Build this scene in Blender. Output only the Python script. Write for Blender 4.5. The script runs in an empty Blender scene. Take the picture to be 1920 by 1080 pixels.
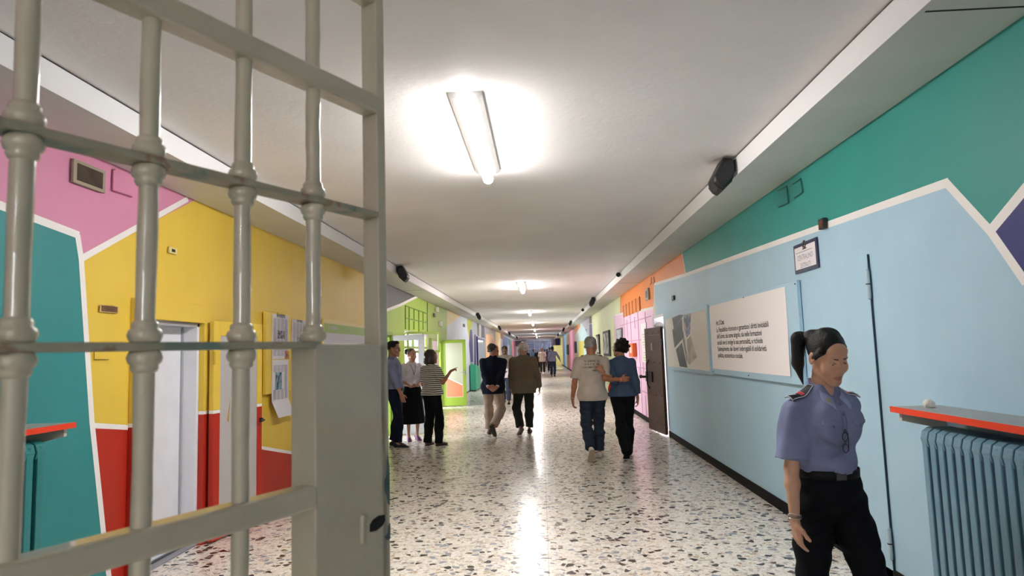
import bpy, bmesh, math, random
import numpy as np
from mathutils import Matrix, Vector
random.seed(7)
S = bpy.context.scene
COL = S.collection
# ------------------------------------------------------------------ camera
FPX = 1240.0; CAM_H = 1.57
_p, _y, _r = math.radians(5.535), math.radians(-2.34), math.radians(-1.8)
_f = np.array([math.sin(_y)*math.cos(_p), math.cos(_y)*math.cos(_p), math.sin(_p)])
_rt = np.array([math.cos(_y), -math.sin(_y), 0.0]); _up = np.cross(_rt, _f)
_R = _rt*math.cos(_r) + _up*math.sin(_r); _U = -_rt*math.sin(_r) + _up*math.cos(_r)
cd = bpy.data.cameras.new('camera'); cam = bpy.data.objects.new('camera', cd); COL.objects.link(cam)
cd.sensor_width = 36.0; cd.lens = 36.0*FPX/1920.0; cd.clip_start = 0.05; cd.clip_end = 400
mw = Matrix.Identity(4)
for i in range(3):
    mw[i][0] = _R[i]; mw[i][1] = _U[i]; mw[i][2] = -_f[i]
mw[2][3] = CAM_H
cam.matrix_world = mw
cd.dof.use_dof = True; cd.dof.focus_distance = 9.0; cd.dof.aperture_fstop = 6.5
S.camera = cam
# ------------------------------------------------------------------ world, exposure
W = bpy.data.worlds.new('sky'); S.world = W; W.use_nodes = True
bg = W.node_tree.nodes['Background']; bg.inputs[0].default_value = (0.93, 0.96, 1.0, 1); bg.inputs[1].default_value = 11.0
S.view_settings.view_transform = 'Standard'; S.view_settings.look = 'None'
S.view_settings.gamma = 1.0; S.view_settings.exposure = 1.13
S.view_settings.use_curve_mapping = False
LAMP_STRENGTH = 84.0
LAMP_COLOR = (1.0, 0.975, 0.96)
# ------------------------------------------------------------------ dimensions
XL, XR = -3.02, 2.215            # wall faces
ZS, ZC = 3.0, 3.165              # soffit and ceiling heights
BL, BR = -2.505, 1.705           # faces of the side beams
YE, YB = 86.0, -9.0              # far end, near end
def portal(name, loc, rot, sx, sy):
    l = bpy.data.lights.new(name, 'AREA'); l.shape = 'RECTANGLE'; l.size = sx; l.size_y = sy
    l.cycles.is_portal = True
    o = bpy.data.objects.new(name, l); o.location = loc; o.rotation_euler = rot; COL.objects.link(o)
# the light of day comes in through outside windows and the added open side of the end hall
portal('daylight_portal', (-6.5, 16.6, 1.75), (0, math.radians(-90), 0), 2.1, 8.6)
portal('daylight_portal', (-6.5, 33.0, 1.6), (0, math.radians(-90), 0), 2.4, 5.0)
portal('daylight_portal', (-.4, YB-.16, 2.4), (math.radians(90), 0, math.radians(180)), 2.0, 1.0)
portal('daylight_portal', (XR+.3, YE+1.5, 1.6), (0, math.radians(90), 0), 3.2, 3.0)  # right side of the end hall left open, added to bring daylight in
portal('daylight_portal', (4.6, 13.6, 1.8), (0, math.radians(90), 0), 1.8, 2.4)
# ------------------------------------------------------------------ pixel helpers
def ray(x, y): return _R*((x-960)/FPX) + _U*((540-y)/FPX) + _f
def on_x(x, y, X):
    d = ray(x, y); t = X/d[0]; return (d[1]*t, CAM_H+d[2]*t)      # -> (Y, Z)
def wr(x, y, d=0.0): return on_x(x, y, XR-d)
def wl(x, y, d=0.0): return on_x(x, y, XL+d)
def on_floor(x, y):
    d = ray(x, y); t = -CAM_H/d[2]; return (d[0]*t, d[1]*t)
# ------------------------------------------------------------------ materials
def lin(h):
    if not isinstance(h, str): return tuple(h)
    h = h.lstrip('#'); v = [int(h[i:i+2], 16)/255 for i in (0, 2, 4)]
    return tuple(((c+0.055)/1.055)**2.4 if c > 0.04045 else c/12.92 for c in v)
_M = {}
def mat(key, col=None, rough=0.6, metal=0.0, bump=0.0, bscale=60.0, var=0.0, vscale=3.0, coat=0.0, sheen=0.0, emit=0.0, spec=0.5, sss=0.0):
    if key in _M: return _M[key]
    m = bpy.data.materials.new(key); m.use_nodes = True; nt = m.node_tree; b = nt.nodes['Principled BSDF']
    c = lin(col); b.inputs['Base Color'].default_value = (*c, 1)
    b.inputs['Roughness'].default_value = rough; b.inputs['Metallic'].default_value = metal
    b.inputs['Coat Weight'].default_value = coat; b.inputs['Sheen Weight'].default_value = sheen
    b.inputs['Specular IOR Level'].default_value = spec
    if sss: b.inputs['Subsurface Weight'].default_value = sss; b.inputs['Subsurface Scale'].default_value = 0.01
    if emit:
        b.inputs['Emission Color'].default_value = (*c, 1); b.inputs['Emission Strength'].default_value = emit
    if bump or var:
        tc = nt.nodes.new('ShaderNodeTexCoord')
    if bump:
        n = nt.nodes.new('ShaderNodeTexNoise'); n.inputs['Scale'].default_value = bscale; n.inputs['Detail'].default_value = 4
        nt.links.new(tc.outputs['Object'], n.inputs['Vector'])
        bp = nt.nodes.new('ShaderNodeBump'); bp.inputs['Strength'].default_value = bump; bp.inputs['Distance'].default_value = 0.01
        nt.links.new(n.outputs['Fac'], bp.inputs['Height']); nt.links.new(bp.outputs['Normal'], b.inputs['Normal'])
    if var:
        n2 = nt.nodes.new('ShaderNodeTexNoise'); n2.inputs['Scale'].default_value = vscale; n2.inputs['Detail'].default_value = 5
        nt.links.new(tc.outputs['Object'], n2.inputs['Vector'])
        mx = nt.nodes.new('ShaderNodeMix'); mx.data_type = 'RGBA'
        mx.inputs['A'].default_value = (*[x*(1-var) for x in c], 1); mx.inputs['B'].default_value = (*[min(1, x*(1+var)) for x in c], 1)
        rp = nt.nodes.new('ShaderNodeMapRange'); rp.inputs['From Min'].default_value = 0.35; rp.inputs['From Max'].default_value = 0.65
        nt.links.new(n2.outputs['Fac'], rp.inputs['Value']); nt.links.new(rp.outputs['Result'], mx.inputs['Factor'])
        nt.links.new(mx.outputs['Result'], b.inputs['Base Color'])
    _M[key] = m
    return m
def paint(h): return mat('paint_'+h, '#'+h, rough=0.5, bump=0.08, bscale=45, var=0.03, vscale=2.0)
def cloth(h, **k): return mat('cloth_'+h, '#'+h, rough=0.92, bump=0.12, bscale=220, var=0.10, vscale=7.0, spec=0.2, **k)
# ------------------------------------------------------------------ object helpers
def tag(o, label=None, cat=None, group=None, kind=None):
    if label: o['label'] = label
    if cat: o['category'] = cat
    if group: o['group'] = group
    if kind: o['kind'] = kind
    return o
def empty(name, loc=(0, 0, 0), rz=0.0, label=None, cat=None, group=None, kind=None):
    o = bpy.data.objects.new(name, None); COL.objects.link(o); o.location = loc; o.rotation_euler = (0, 0, rz)
    o.empty_display_size = 0.1
    return tag(o, label, cat, group, kind)
class MB:
    """collects shapes into one mesh; each face remembers a material"""
    def __init__(s): s.v = []; s.f = []; s.m = []; s.mats = []; s.sm = []
    def mi(s, m):
        if m not in s.mats: s.mats.append(m)
        return s.mats.index(m)
    def add(s, vs, fs, m, smooth=False):
        b = len(s.v); s.v += [tuple(map(float, v)) for v in vs]; k = s.mi(m)
        for f in fs: s.f.append([b+i for i in f]); s.m.append(k); s.sm.append(smooth)
        return s
    def box(s, a, b, m):
        x0, x1 = sorted((a[0], b[0])); y0, y1 = sorted((a[1], b[1])); z0, z1 = sorted((a[2], b[2]))
        return s.add([(x0,y0,z0),(x1,y0,z0),(x1,y1,z0),(x0,y1,z0),(x0,y0,z1),(x1,y0,z1),(x1,y1,z1),(x0,y1,z1)],
              [(0,3,2,1),(4,5,6,7),(0,1,5,4),(1,2,6,5),(2,3,7,6),(3,0,4,7)], m)
    def tube(s, pts, r, m, n=10, caps=True, smooth=True):
        pts = [np.array(p, float) for p in pts]; rs = r if hasattr(r, '__len__') else [r]*len(pts)
        vs = []; fs = []; ref = None
        for i, p in enumerate(pts):
            t = pts[min(i+1, len(pts)-1)] - pts[max(i-1, 0)]; t = t/(np.linalg.norm(t)+1e-9)
            if ref is None: ref = np.array([1.0, 0, 0]) if abs(t[0]) < 0.8 else np.array([0, 1.0, 0])
            u = np.cross(t, ref); u /= np.linalg.norm(u); w = np.cross(u, t); ref = w
            for k in range(n):
                a = 2*math.pi*k/n; vs.append(p + rs[i]*(u*math.cos(a)+w*math.sin(a)))
        for i in range(len(pts)-1):
            for k in range(n):
                a = i*n+k; b = i*n+(k+1) % n; fs.append((a, b, b+n, a+n))
        s.add(vs, fs, m, smooth)
        if caps:
            b = len(vs)-n
            s.add(vs[:n], [tuple(range(n))], m); s.add(vs[b:], [tuple(range(n))[::-1]], m)
        return s
    def lathe(s, prof, m, c=(0, 0, 0), n=20, smooth=True):
        vs = []; fs = []
        for r, z in prof:
            for k in range(n):
                a = 2*math.pi*k/n; vs.append((c[0]+r*math.cos(a), c[1]+r*math.sin(a), c[2]+z))
        for i in range(len(prof)-1):
            for k in range(n):
                a = i*n+k; b = i*n+(k+1) % n; fs.append((a, b, b+n, a+n))
        return s.add(vs, fs, m, smooth)
    def ball(s, c, r, m, n=12):
        pr = [(max(1e-4, math.sin(math.pi*i/n)), -math.cos(math.pi*i/n)) for i in range(n+1)]
        rr = r if hasattr(r, '__len__') else (r, r, r)
        vs = []; fs = []
        for q, z in pr:
            for k in range(2*n):
                a = math.pi*k/n; vs.append((c[0]+rr[0]*q*math.cos(a), c[1]+rr[1]*q*math.sin(a), c[2]+rr[2]*z))
        for i in range(n):
            for k in range(2*n):
                a = i*2*n+k; b = i*2*n+(k+1) % (2*n); fs.append((a, b, b+2*n, a+2*n))
        return s.add(vs, fs, m, True)
    def prism(s, poly, ax, t0, t1, m):
        """poly: 2-D outline in the plane normal to axis ax ('x': (y,z), 'y': (x,z), 'z': (x,y))"""
        def P(q, t):
            return {'x': (t, q[0], q[1]), 'y': (q[0], t, q[1]), 'z': (q[0], q[1], t)}[ax]
        n = len(poly); vs = [P(q, t0) for q in poly]+[P(q, t1) for q in poly]
        fs = [tuple(range(n)), tuple(range(2*n-1, n-1, -1))]+[(i, i+n, (i+1) % n+n, (i+1) % n) for i in range(n)]
        return s.add(vs, fs, m)
    def quadw(s, side, d, poly, m):
        """flat polygon lying on a side wall, poly in (Y, Z), raised by d"""
        x = XL+d if side == 'L' else XR-d
        vs = [(x, q[0], q[1]) for q in poly]
        return s.add(vs, [tuple(range(len(poly)))], m)
    def build(s, name, parent=None, bevel=0.0, fix=True):
        me = bpy.data.meshes.new(name); me.from_pydata(s.v, [], s.f); me.update()
        for m in s.mats: me.materials.append(m)
        me.polygons.foreach_set('material_index', s.m); me.polygons.foreach_set('use_smooth', s.sm)
        if fix:
            bm = bmesh.new(); bm.from_mesh(me); bmesh.ops.recalc_face_normals(bm, faces=bm.faces); bm.to_mesh(me); bm.free()
        o = bpy.data.objects.new(name, me); COL.objects.link(o)
        if parent is not None: o.parent = parent
        if bevel:
            b = o.modifiers.new('bevel', 'BEVEL'); b.width = bevel; b.segments = 2; b.limit_method = 'ANGLE'
        return o
def copy_tree(o, parent=None):
    c = o.copy(); COL.objects.link(c); c.parent = parent
    for ch in [x for x in bpy.data.objects if x.parent == o]: copy_tree(ch, c)
    return c
def text(name, body, size, m, parent, origin, xdir, ydir, align='LEFT', sx=1.0, thick=0.0, bold=0.0):
    cu = bpy.data.curves.new(name, 'FONT'); cu.body = body; cu.size = size; cu.align_x = align; cu.space_line = 1.0
    cu.offset = bold; cu.resolution_u = 3
    t = bpy.data.objects.new(name, cu); COL.objects.link(t)
    bpy.context.view_layer.update()
    me = bpy.data.meshes.new_from_object(t.evaluated_get(bpy.context.evaluated_depsgraph_get()))
    COL.objects.unlink(t); bpy.data.objects.remove(t)
    X = np.array(xdir, float); Y = np.array(ydir, float); O = np.array(origin, float)
    n = len(me.vertices); co = np.empty(n*3); me.vertices.foreach_get('co', co); co = co.reshape(-1, 3)
    me.vertices.foreach_set('co', (O + co[:, :1]*sx*X + co[:, 1:2]*Y).ravel()); me.update()
    me.materials.clear(); me.materials.append(m)
    o = bpy.data.objects.new(name, me); COL.objects.link(o)
    if parent is not None: o.parent = parent
    return o
# ------------------------------------------------------------------ the shell of the corridor
def clip(poly, r):
    """clip a (Y,Z) polygon to the rectangle r = (Y0,Y1,Z0,Z1)"""
    for ax, val, sgn in ((0, r[0], 1), (0, r[1], -1), (1, r[2], 1), (1, r[3], -1)):
        out = []
        for i in range(len(poly)):
            a = poly[i-1]; b = poly[i]; da = sgn*(a[ax]-val); db = sgn*(b[ax]-val)
            if (da < 0) != (db < 0):
                t = da/(da-db); out.append((a[0]+(b[0]-a[0])*t, a[1]+(b[1]-a[1])*t))
            if db >= 0: out.append(b)
        poly = out
        if len(poly) < 3: return []
    return poly
class MuralWall:
    def __init__(s, side, openings, base):
        s.side = side; s.X = XL if side == 'L' else XR; s.out = -1 if side == 'L' else 1
        s.mb = MB(); s.layer = 0; s.rects = []
        y = YB
        for (a, b, z0, z1) in sorted(openings):
            s.rects.append((y, a, 0, ZS+.2))
            if z0 > 0: s.rects.append((a, b, 0, z0))
            s.rects.append((a, b, z1, ZS+.2)); y = b
        s.rects.append((y, YE, 0, ZS+.2))
        for (a, b, z0, z1) in s.rects:
            s.mb.box((s.X, a, z0), (s.X+s.out*.22, b, z1), base)
    def poly(s, pts, col, m=None):
        s.layer += 1; d = 0.00025*s.layer
        for r in s.rects:
            q = clip(list(pts), (r[0], r[1], r[2], min(r[3], ZS)))
            if len(q) > 2: s.mb.quadw(s.side, d, q, m or paint(col))
    def line(s, pts, w=0.045, col='efeae6'):
        s.layer += 1; d = 0.00025*s.layer; m = paint(col)
        for i in range(len(pts)-1):
            d += .00006
            a = np.array(pts[i], float); b = np.array(pts[i+1], float); t = b-a; L = np.linalg.norm(t); t /= L; n = np.array([-t[1], t[0]])
            e = t*w*.35 if i < len(pts)-2 else 0*t
            q = [a-n*w/2, b+e-n*w/2, b+e+n*w/2, a+n*w/2]
            for r in s.rects:
                c = clip([tuple(x) for x in q], (r[0], r[1], r[2], min(r[3], ZS)))
                if len(c) > 2: s.mb.quadw(s.side, d, c, m)
# colours of the paint
YEL, RED, TEAL, PINK, GREEN = 'e2bf46', 'b4260f', '2c8788', 'd389a8', 'a0bd3c'
BLUE, LAV, NAVY, ORG, CREAM = 'a8c8da', 'd3d8ea', '28307f', 'f08a28', 'e3e8b4'
# --- left wall
DL1 = (wl(258, 600)[0], wl(374, 607)[0], 0.0, 1.91)
DL2 = (12.35, 13.2, 0.0, 1.98)
WL1 = (wl(758, 620)[0], wl(803, 640)[0], 0.9, 2.13)
DL3 = (19.15, 19.95, 0.0, 1.95)
DL4 = (31.4, 34.6, 0.0, 2.2)
DL5 = (53.0, 60.0, 0.0, 2.1)
LW = MuralWall('L', [DL1, DL2, WL1, DL3, DL4, DL5], paint('d8cfc0'))
P = wl
LW.poly([(YB, 0), (20.9, 0), (20.9, ZS), (YB, ZS)], YEL)
edge = [P(145, 440), P(152, 485), P(172, 790), P(194, 1002), P(208, 1113)]
LW.poly([(YB, ZS), (P(352, 373)[0]+.12, ZS), P(152, 485), P(145, 440), P(0, 385), (YB, 1.2)], PINK)
LW.poly([(YB, 0), (YB, 1.2), P(0, 385)] + edge, TEAL)
redt = [P(176, 798), P(250, 802), P(372, 824), P(475, 837), P(560, 851), P(700, 868)]
LW.poly([(P(208, 1113)[0], 0)] + [edge[3], edge[2]] + redt + [(P(700, 832)[0], 0)], RED)
LW.line(redt, .035); LW.line([(YB, 1.2), P(0, 385)] + edge, .05); LW.line([P(152, 485), P(352, 373)], .045)
LW.poly([P(700, 840), P(838, 764), P(838, 560), P(700, 500)], GREEN)
LW.poly([P(700, 500), P(783, 555), P(770, 562), P(750, 572), P(724, 582), P(700, 592)], '57535a')
LW.line([P(700, 592), P(724, 582), P(750, 572), P(770, 562), P(783, 556)], .06)
LW.poly([(P(838, 764)[0], 0), (YE, 0), (YE, ZS), (P(838, 580)[0], ZS)], LAV)
LW.poly([P(838, 575), P(866, 590), P(838, 612)], 'f0d590')
LW.poly([P(875, 590), P(887, 597), P(882, 624), P(879, 636), P(876, 615)], 'c8cc30')
LW.poly([P(881, 618), P(885, 618), P(886, 640), P(887, 679), P(882, 679), P(879, 645)], NAVY)
LW.poly([P(889, 627), P(892, 628), P(893, 730), P(889, 730)], NAVY)
LW.poly([P(882, 679), P(889, 684), P(898, 703), P(899, 722), P(882, 732)], '3fae8c')
LW.poly([P(894, 603), P(898, 605), P(898, 630), P(895, 630)], '23264a')
LW.poly([P(898, 606), P(901, 607), P(902, 632), P(899, 632)], 'e8e2d0')
LW.poly([P(902, 606), P(908, 610), P(909, 634), P(902, 633)], '343a66')
LW.poly([P(909, 610), P(929, 621), P(929, 720), P(909, 720)], 'a6a3ab')
LW.poly([P(911, 627), P(923, 625), P(929, 640), P(929, 715), P(911, 722)], 'f0c296')
LW.poly([P(929, 620), P(938, 625), P(938, 712), P(929, 714)], 'f0dc90')
LW.poly([P(938, 626), P(943, 628), P(944, 638), P(939, 634)], 'd8743c')
LW.poly([P(943, 629), P(952, 634), P(953, 700), P(941, 706)], '6d7fc6')
LW.poly([P(951, 634), P(956, 637), P(956, 648), P(952, 644)], '3b9a9c')
LW.poly([P(956, 636), P(960, 638), P(960, 695), P(956, 697)], 'a8cfd8')
LW.poly([P(960, 638), P(969, 642), P(969, 690), P(960, 694)], 'e58ca8')
# painted-over transom grid above the glazed opening
g = MB(); gm = paint(GREEN); gd = paint('6d8a24')
def gbar(mb, x0, y0, x1, y1, w=.03, d=.02, m=None):
    a = P(x0, y0, d); b = P(x1, y1, d)
    t = np.array(b)-np.array(a); t /= np.linalg.norm(t); n = np.array([-t[1], t[0]])*w/2
    q = [tuple(np.array(a)-n), tuple(np.array(b)-n), tuple(np.array(b)+n), tuple(np.array(a)+n)]
    mb.prism(q, 'x', XL+.001, XL+d, m or gm)
wall_left = None
for (x0, y0, x1, y1) in [(761, 573, 802, 588), (761, 596, 802, 605), (768, 576, 768, 619), (777, 579, 777, 600), (786, 582, 786, 624), (794, 585, 794, 618), (802, 567, 802, 626), (761, 573, 761, 617), (777, 602, 777, 618)]:
    gbar(g, x0, y0, x1, y1, .022, .02, gd)
LW.mb.v_extra = None
wall_left = tag(LW.mb.build('wall_left', fix=False), kind='structure')
tg = tag(g.build('trim_1', fix=True), kind='structure')
# --- right wall
DR1 = (11.97, 13.05, 0.0, 2.17)
RW = MuralWall('R', [DR1], paint('d8cfc0'))
P = wr
yb = P(1227, 533)[0]
RW.poly([(YB, 0), (YB, ZS), (yb, ZS), (yb, 0)], BLUE)
peak = P(1775, 343); joint = P(1857, 433)
bord = [P(1227, 533), P(1286, 515), peak, joint, P(1920, 524)]
RW.poly([P(1286, 515), P(1279, 474), (P(1279, 474)[0], ZS), (YB, ZS), (YB, P(1920, 355)[1]), P(1920, 357), joint, peak], '2c9188')
RW.poly([joint, P(1920, 357), (1.6, ZS), (0.4, 1.9), (2.2, P(1920, 524)[1]-.1), P(1920, 524)], '232570')
RW.line([joint, P(1920, 357), (1.6, ZS)], .055)
RW.poly([P(1227, 533), P(1286, 515), P(1279, 474), P(1163, 555), P(1163, 587), P(1185, 585), P(1225, 576)], ORG)
RW.line(bord + [(2.2, P(1920, 524)[1]-.1)], .05)
RW.line([P(1286, 515), P(1279, 474)], .03); RW.line([P(1227, 533), P(1226, 578)], .03)
ypk = P(1151, 590)[0]
RW.poly([(yb, 0), P(1225, 577), P(1185, 586), P(1152, 590), (ypk, 0)], 'f1c9e2')
RW.line([P(1225, 577), P(1185, 586), P(1151, 590)], .05)
y2 = P(1108, 594)[0]
RW.poly([(ypk, 0), P(1151, 590), P(1163, 588), P(1163, 550), (P(1163, 550)[0], ZS+.1), (y2, ZS+.1), (y2, 0)], CREAM)
RW.poly([P(1104, 590), P(1109, 585), P(1110, 606), P(1105, 607)], '2b2b33')
RW.poly([P(1105, 608), P(1110, 607), P(1111, 632), P(1105, 632)], NAVY)
RW.poly([P(1090, 598), P(1104, 590), P(1104, 632), P(1098, 632), P(1096, 612), P(1090, 625)], 'aaa8b8')
RW.poly([P(1096, 618), P(1100, 617), P(1100, 650), P(1096, 650)], NAVY)
RW.poly([P(1088, 600), P(1104, 630), P(1104, 715), P(1085, 705), P(1080, 625)], 'bcd9dc')
RW.poly([P(1076, 606), P(1088, 602), P(1088, 612), P(1078, 628)], 'f08c3c')
RW.poly([P(1085, 640), P(1095, 639), P(1095, 712), P(1085, 706)], 'c8c058')
RW.poly([P(1067, 612), P(1077, 606), P(1078, 640), P(1078, 701), P(1068, 694)], 'ee9fc4')
RW.poly([P(1061, 625), P(1067, 628), P(1068, 695), P(1063, 690)], 'e0a840')
RW.poly([P(1056, 620), P(1062, 616), P(1063, 690), P(1058, 686)], '86c0e8')
RW.poly([P(1050, 630), P(1056, 624), P(1056, 684), P(1050, 681)], 'e6e6a0')
# skirting line on the pink and cream wall, drawn cupboard outlines
wall_right = tag(RW.mb.build('wall_right', fix=False), kind='structure')
# baseboards
bb = MB(); dk = mat('baseboard_dark', '#0f0d0c', rough=0.8, spec=.2)
for a, b in [(YB, DR1[0]), (DR1[1], YE)]:
    bb.box((XR-.014, a, 0), (XR+.01, b, .105), dk)
tag(bb.build('baseboard_right', bevel=.004), kind='structure')
bb = MB()
yy = YB
for o in (DL1, DL2, DL3, DL4, DL5):
    bb.box((XL-.01, yy, 0), (XL+.008, o[0]-.02, .05), paint('6a5a50')); yy = o[1]+.02
bb.box((XL-.01, yy, 0), (XL+.008, YE, .05), paint('6a5a50'))
tag(bb.build('baseboard_left'), kind='structure')
# --- terrazzo floor
def terrazzo():
    m = bpy.data.materials.new('terrazzo'); m.use_nodes = True; nt = m.node_tree; b = nt.nodes['Principled BSDF']
    N = nt.nodes.new; L = nt.links.new
    tc = N('ShaderNodeTexCoord')
    warp = N('ShaderNodeTexNoise'); warp.inputs['Scale'].default_value = 22; warp.inputs['Detail'].default_value = 2
    L(tc.outputs['Object'], warp.inputs['Vector'])
    wa = N('ShaderNodeMixRGB'); wa.blend_type = 'ADD'; wa.inputs['Fac'].default_value = 0.03
    L(tc.outputs['Object'], wa.inputs['Color1']); L(warp.outputs['Color'], wa.inputs['Color2'])
    prev = None
    def layer(scale, thr, stops, seed, keep):
        mp = N('ShaderNodeMapping'); mp.inputs['Location'].default_value = (seed*3.7, seed*1.9, seed)
        mp.inputs['Scale'].default_value = (1, 1, 0.0)
        L(wa.outputs['Color'], mp.inputs['Vector'])
        v = N('ShaderNodeTexVoronoi'); v.inputs['Scale'].default_value = scale; v.inputs['Randomness'].default_value = 1.0; v.voronoi_dimensions = '2D'; v.distance = 'MANHATTAN'
        e = N('ShaderNodeTexVoronoi'); e.feature = 'DISTANCE_TO_EDGE'; e.inputs['Scale'].default_value = scale; e.voronoi_dimensions = '2D'
        v.distance = 'EUCLIDEAN'
        L(mp.outputs['Vector'], v.inputs['Vector']); L(mp.outputs['Vector'], e.inputs['Vector'])
        sp = N('ShaderNodeSeparateColor'); L(v.outputs['Color'], sp.inputs['Color'])
        r = N('ShaderNodeValToRGB'); r.color_ramp.interpolation = 'CONSTANT'
        cr = r.color_ramp
        while len(cr.elements) < len(stops): cr.elements.new(0.5)
        for el, (p, c) in zip(cr.elements, stops): el.position = p; el.color = (*lin(c), 1)
        L(sp.outputs[0], r.inputs['Fac'])
        g1 = N('ShaderNodeMath'); g1.operation = 'GREATER_THAN'; L(e.outputs['Distance'], g1.inputs[0])
        # chips differ in size: the threshold depends on the cell
        th = N('ShaderNodeMapRange'); th.inputs['To Min'].default_value = thr; th.inputs['To Max'].default_value = thr*4.5
        L(sp.outputs[1], th.inputs['Value']); L(th.outputs['Result'], g1.inputs[1])
        g2 = N('ShaderNodeMath'); g2.operation = 'LESS_THAN'; L(sp.outputs[2], g2.inputs[0]); g2.inputs[1].default_value = keep
        g3 = N('ShaderNodeMath'); g3.operation = 'MULTIPLY'; L(g1.outputs[0], g3.inputs[0]); L(g2.outputs[0], g3.inputs[1])
        return r.outputs['Color'], g3.outputs[0]
    base = N('ShaderNodeRGB'); base.outputs[0].default_value = (*lin('#e9e0d3'), 1)
    cur = base.outputs[0]
    for args in ((75, .04, [(0, '#efe6da'), (.35, '#cfc3b4'), (.55, '#e6dccf'), (.75, '#b5aaa0'), (.88, '#f4ede4'), (.97, '#8a7f78')], 1, .6),
                 (31, .035, [(0, '#efe7dc'), (.30, '#ddd0c2'), (.48, '#c2b5a8'), (.60, '#f4eee6'), (.76, '#b3acaa'), (.86, '#c0a48c'), (.93, '#8b8583'), (.975, '#3a3436')], 2, .55),
                 (17.5, .045, [(0, '#1e1a1c'), (.30, '#4c4644'), (.44, '#d5cabc'), (.60, '#999ba2'), (.78, '#bfae9a'), (.92, '#5a473e')], 3, .27)):
        c, f = layer(*args)
        mx = N('ShaderNodeMix'); mx.data_type = 'RGBA'; L(f, mx.inputs['Factor']); L(cur, mx.inputs['A']); L(c, mx.inputs['B']); cur = mx.outputs['Result']
    br = N('ShaderNodeTexBrick'); br.offset = 0.0; br.inputs['Scale'].default_value = 1.0; br.inputs['Mortar Size'].default_value = .0022; br.inputs['Brick Width'].default_value = 1.75; br.inputs['Row Height'].default_value = 3.5
    br.inputs['Color1'].default_value = (1, 1, 1, 1); br.inputs['Color2'].default_value = (1, 1, 1, 1); br.inputs['Mortar'].default_value = (.55, .5, .45, 1); br.inputs['Mortar Smooth'].default_value = 0
    L(tc.outputs['Object'], br.inputs['Vector'])
    mj = N('ShaderNodeMix'); mj.data_type = 'RGBA'; mj.blend_type = 'MULTIPLY'; mj.inputs['Factor'].default_value = 1; L(cur, mj.inputs['A']); L(br.outputs['Color'], mj.inputs['B']); cur = mj.outputs['Result']
    L(cur, b.inputs['Base Color'])
    n = N('ShaderNodeTexNoise'); n.inputs['Scale'].default_value = 1.3; n.inputs['Detail'].default_value = 6; L(tc.outputs['Object'], n.inputs['Vector'])
    mr = N('ShaderNodeMapRange'); mr.inputs['From Min'].default_value = .3; mr.inputs['From Max'].default_value = .7; mr.inputs['To Min'].default_value = .20; mr.inputs['To Max'].default_value = .26
    L(n.outputs['Fac'], mr.inputs['Value']); L(mr.outputs['Result'], b.inputs['Roughness'])
    b.inputs['IOR'].default_value = 1.55
    return m
fl = MB(); tz = terrazzo()
fl.add([(-7, YB, 0), (5, YB, 0), (5, YE+1, 0), (-7, YE+1, 0)], [(0, 1, 2, 3)], tz)
tag(fl.build('floor'), kind='structure')
# --- ceiling, side beams and soffits
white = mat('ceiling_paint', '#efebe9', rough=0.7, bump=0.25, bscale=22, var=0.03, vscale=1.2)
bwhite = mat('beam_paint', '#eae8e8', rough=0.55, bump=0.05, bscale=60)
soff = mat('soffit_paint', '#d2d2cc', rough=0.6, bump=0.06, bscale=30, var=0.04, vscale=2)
gapm = mat('joint_gap', '#1d1a18', rough=0.9)
c = MB(); c.box((XL-.3, YB, ZC), (XR+.3, YE, ZC+.12), white)
tag(c.build('ceiling'), kind='structure')
def seam(mb, x0, x1, y, z): mb.box((x0, y-.006, z-.0015), (x1, y+.006, z+.002), gapm)
for side, xa, xb in (('L', XL, BL), ('R', BR, XR)):
    b_ = MB()
    inner = BL if side == 'L' else BR
    o = 1 if side == 'L' else -1
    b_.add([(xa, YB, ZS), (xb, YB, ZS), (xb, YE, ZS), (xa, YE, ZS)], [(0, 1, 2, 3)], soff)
    b_.add([(inner, YB, ZS), (inner, YE, ZS), (inner, YE, ZC-.012), (inner, YB, ZC-.012)], [(0, 1, 2, 3)], bwhite)
    b_.add([(inner-o*.01, YB, ZC-.014), (inner-o*.01, YE, ZC-.014), (inner-o*.01, YE, ZC), (inner-o*.01, YB, ZC)], [(0, 1, 2, 3)], gapm)
    for y in (2.85, 14.5, 26, 37): seam(b_, xa+.03, xb-.0, y, ZS)
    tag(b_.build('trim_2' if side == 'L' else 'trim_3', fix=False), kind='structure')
sm = MB()
for y in (32.3, 52.0): sm.box((BL, y-.012, ZC-.003), (BR, y+.012, ZC+.001), gapm)
tag(sm.build('trim_4'), kind='structure')
# --- near end wall behind the camera
bk = MB(); bp_ = paint('b9b4ae')
for a in ((XL-.3, 0, -1.4, ZC+.1), (.6, 0, XR+.3, ZC+.1), (-1.4, 0, .6, 1.9), (-1.4, 2.9, .6, ZC+.1)): bk.box((a[0], YB-.15, a[1]), (a[2], YB, a[3]), bp_)
tag(bk.build('wall_back'), kind='structure')
bk = MB(); fm = mat('window_white', '#e8ebee', rough=.4)
for k in range(3): bk.box((-1.4+2.0*k/2-.03, YB-.1, 1.9), (-1.4+2.0*k/2+.03, YB-.05, 2.9), fm)
tag(bk.build('window_6'), kind='structure')
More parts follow.
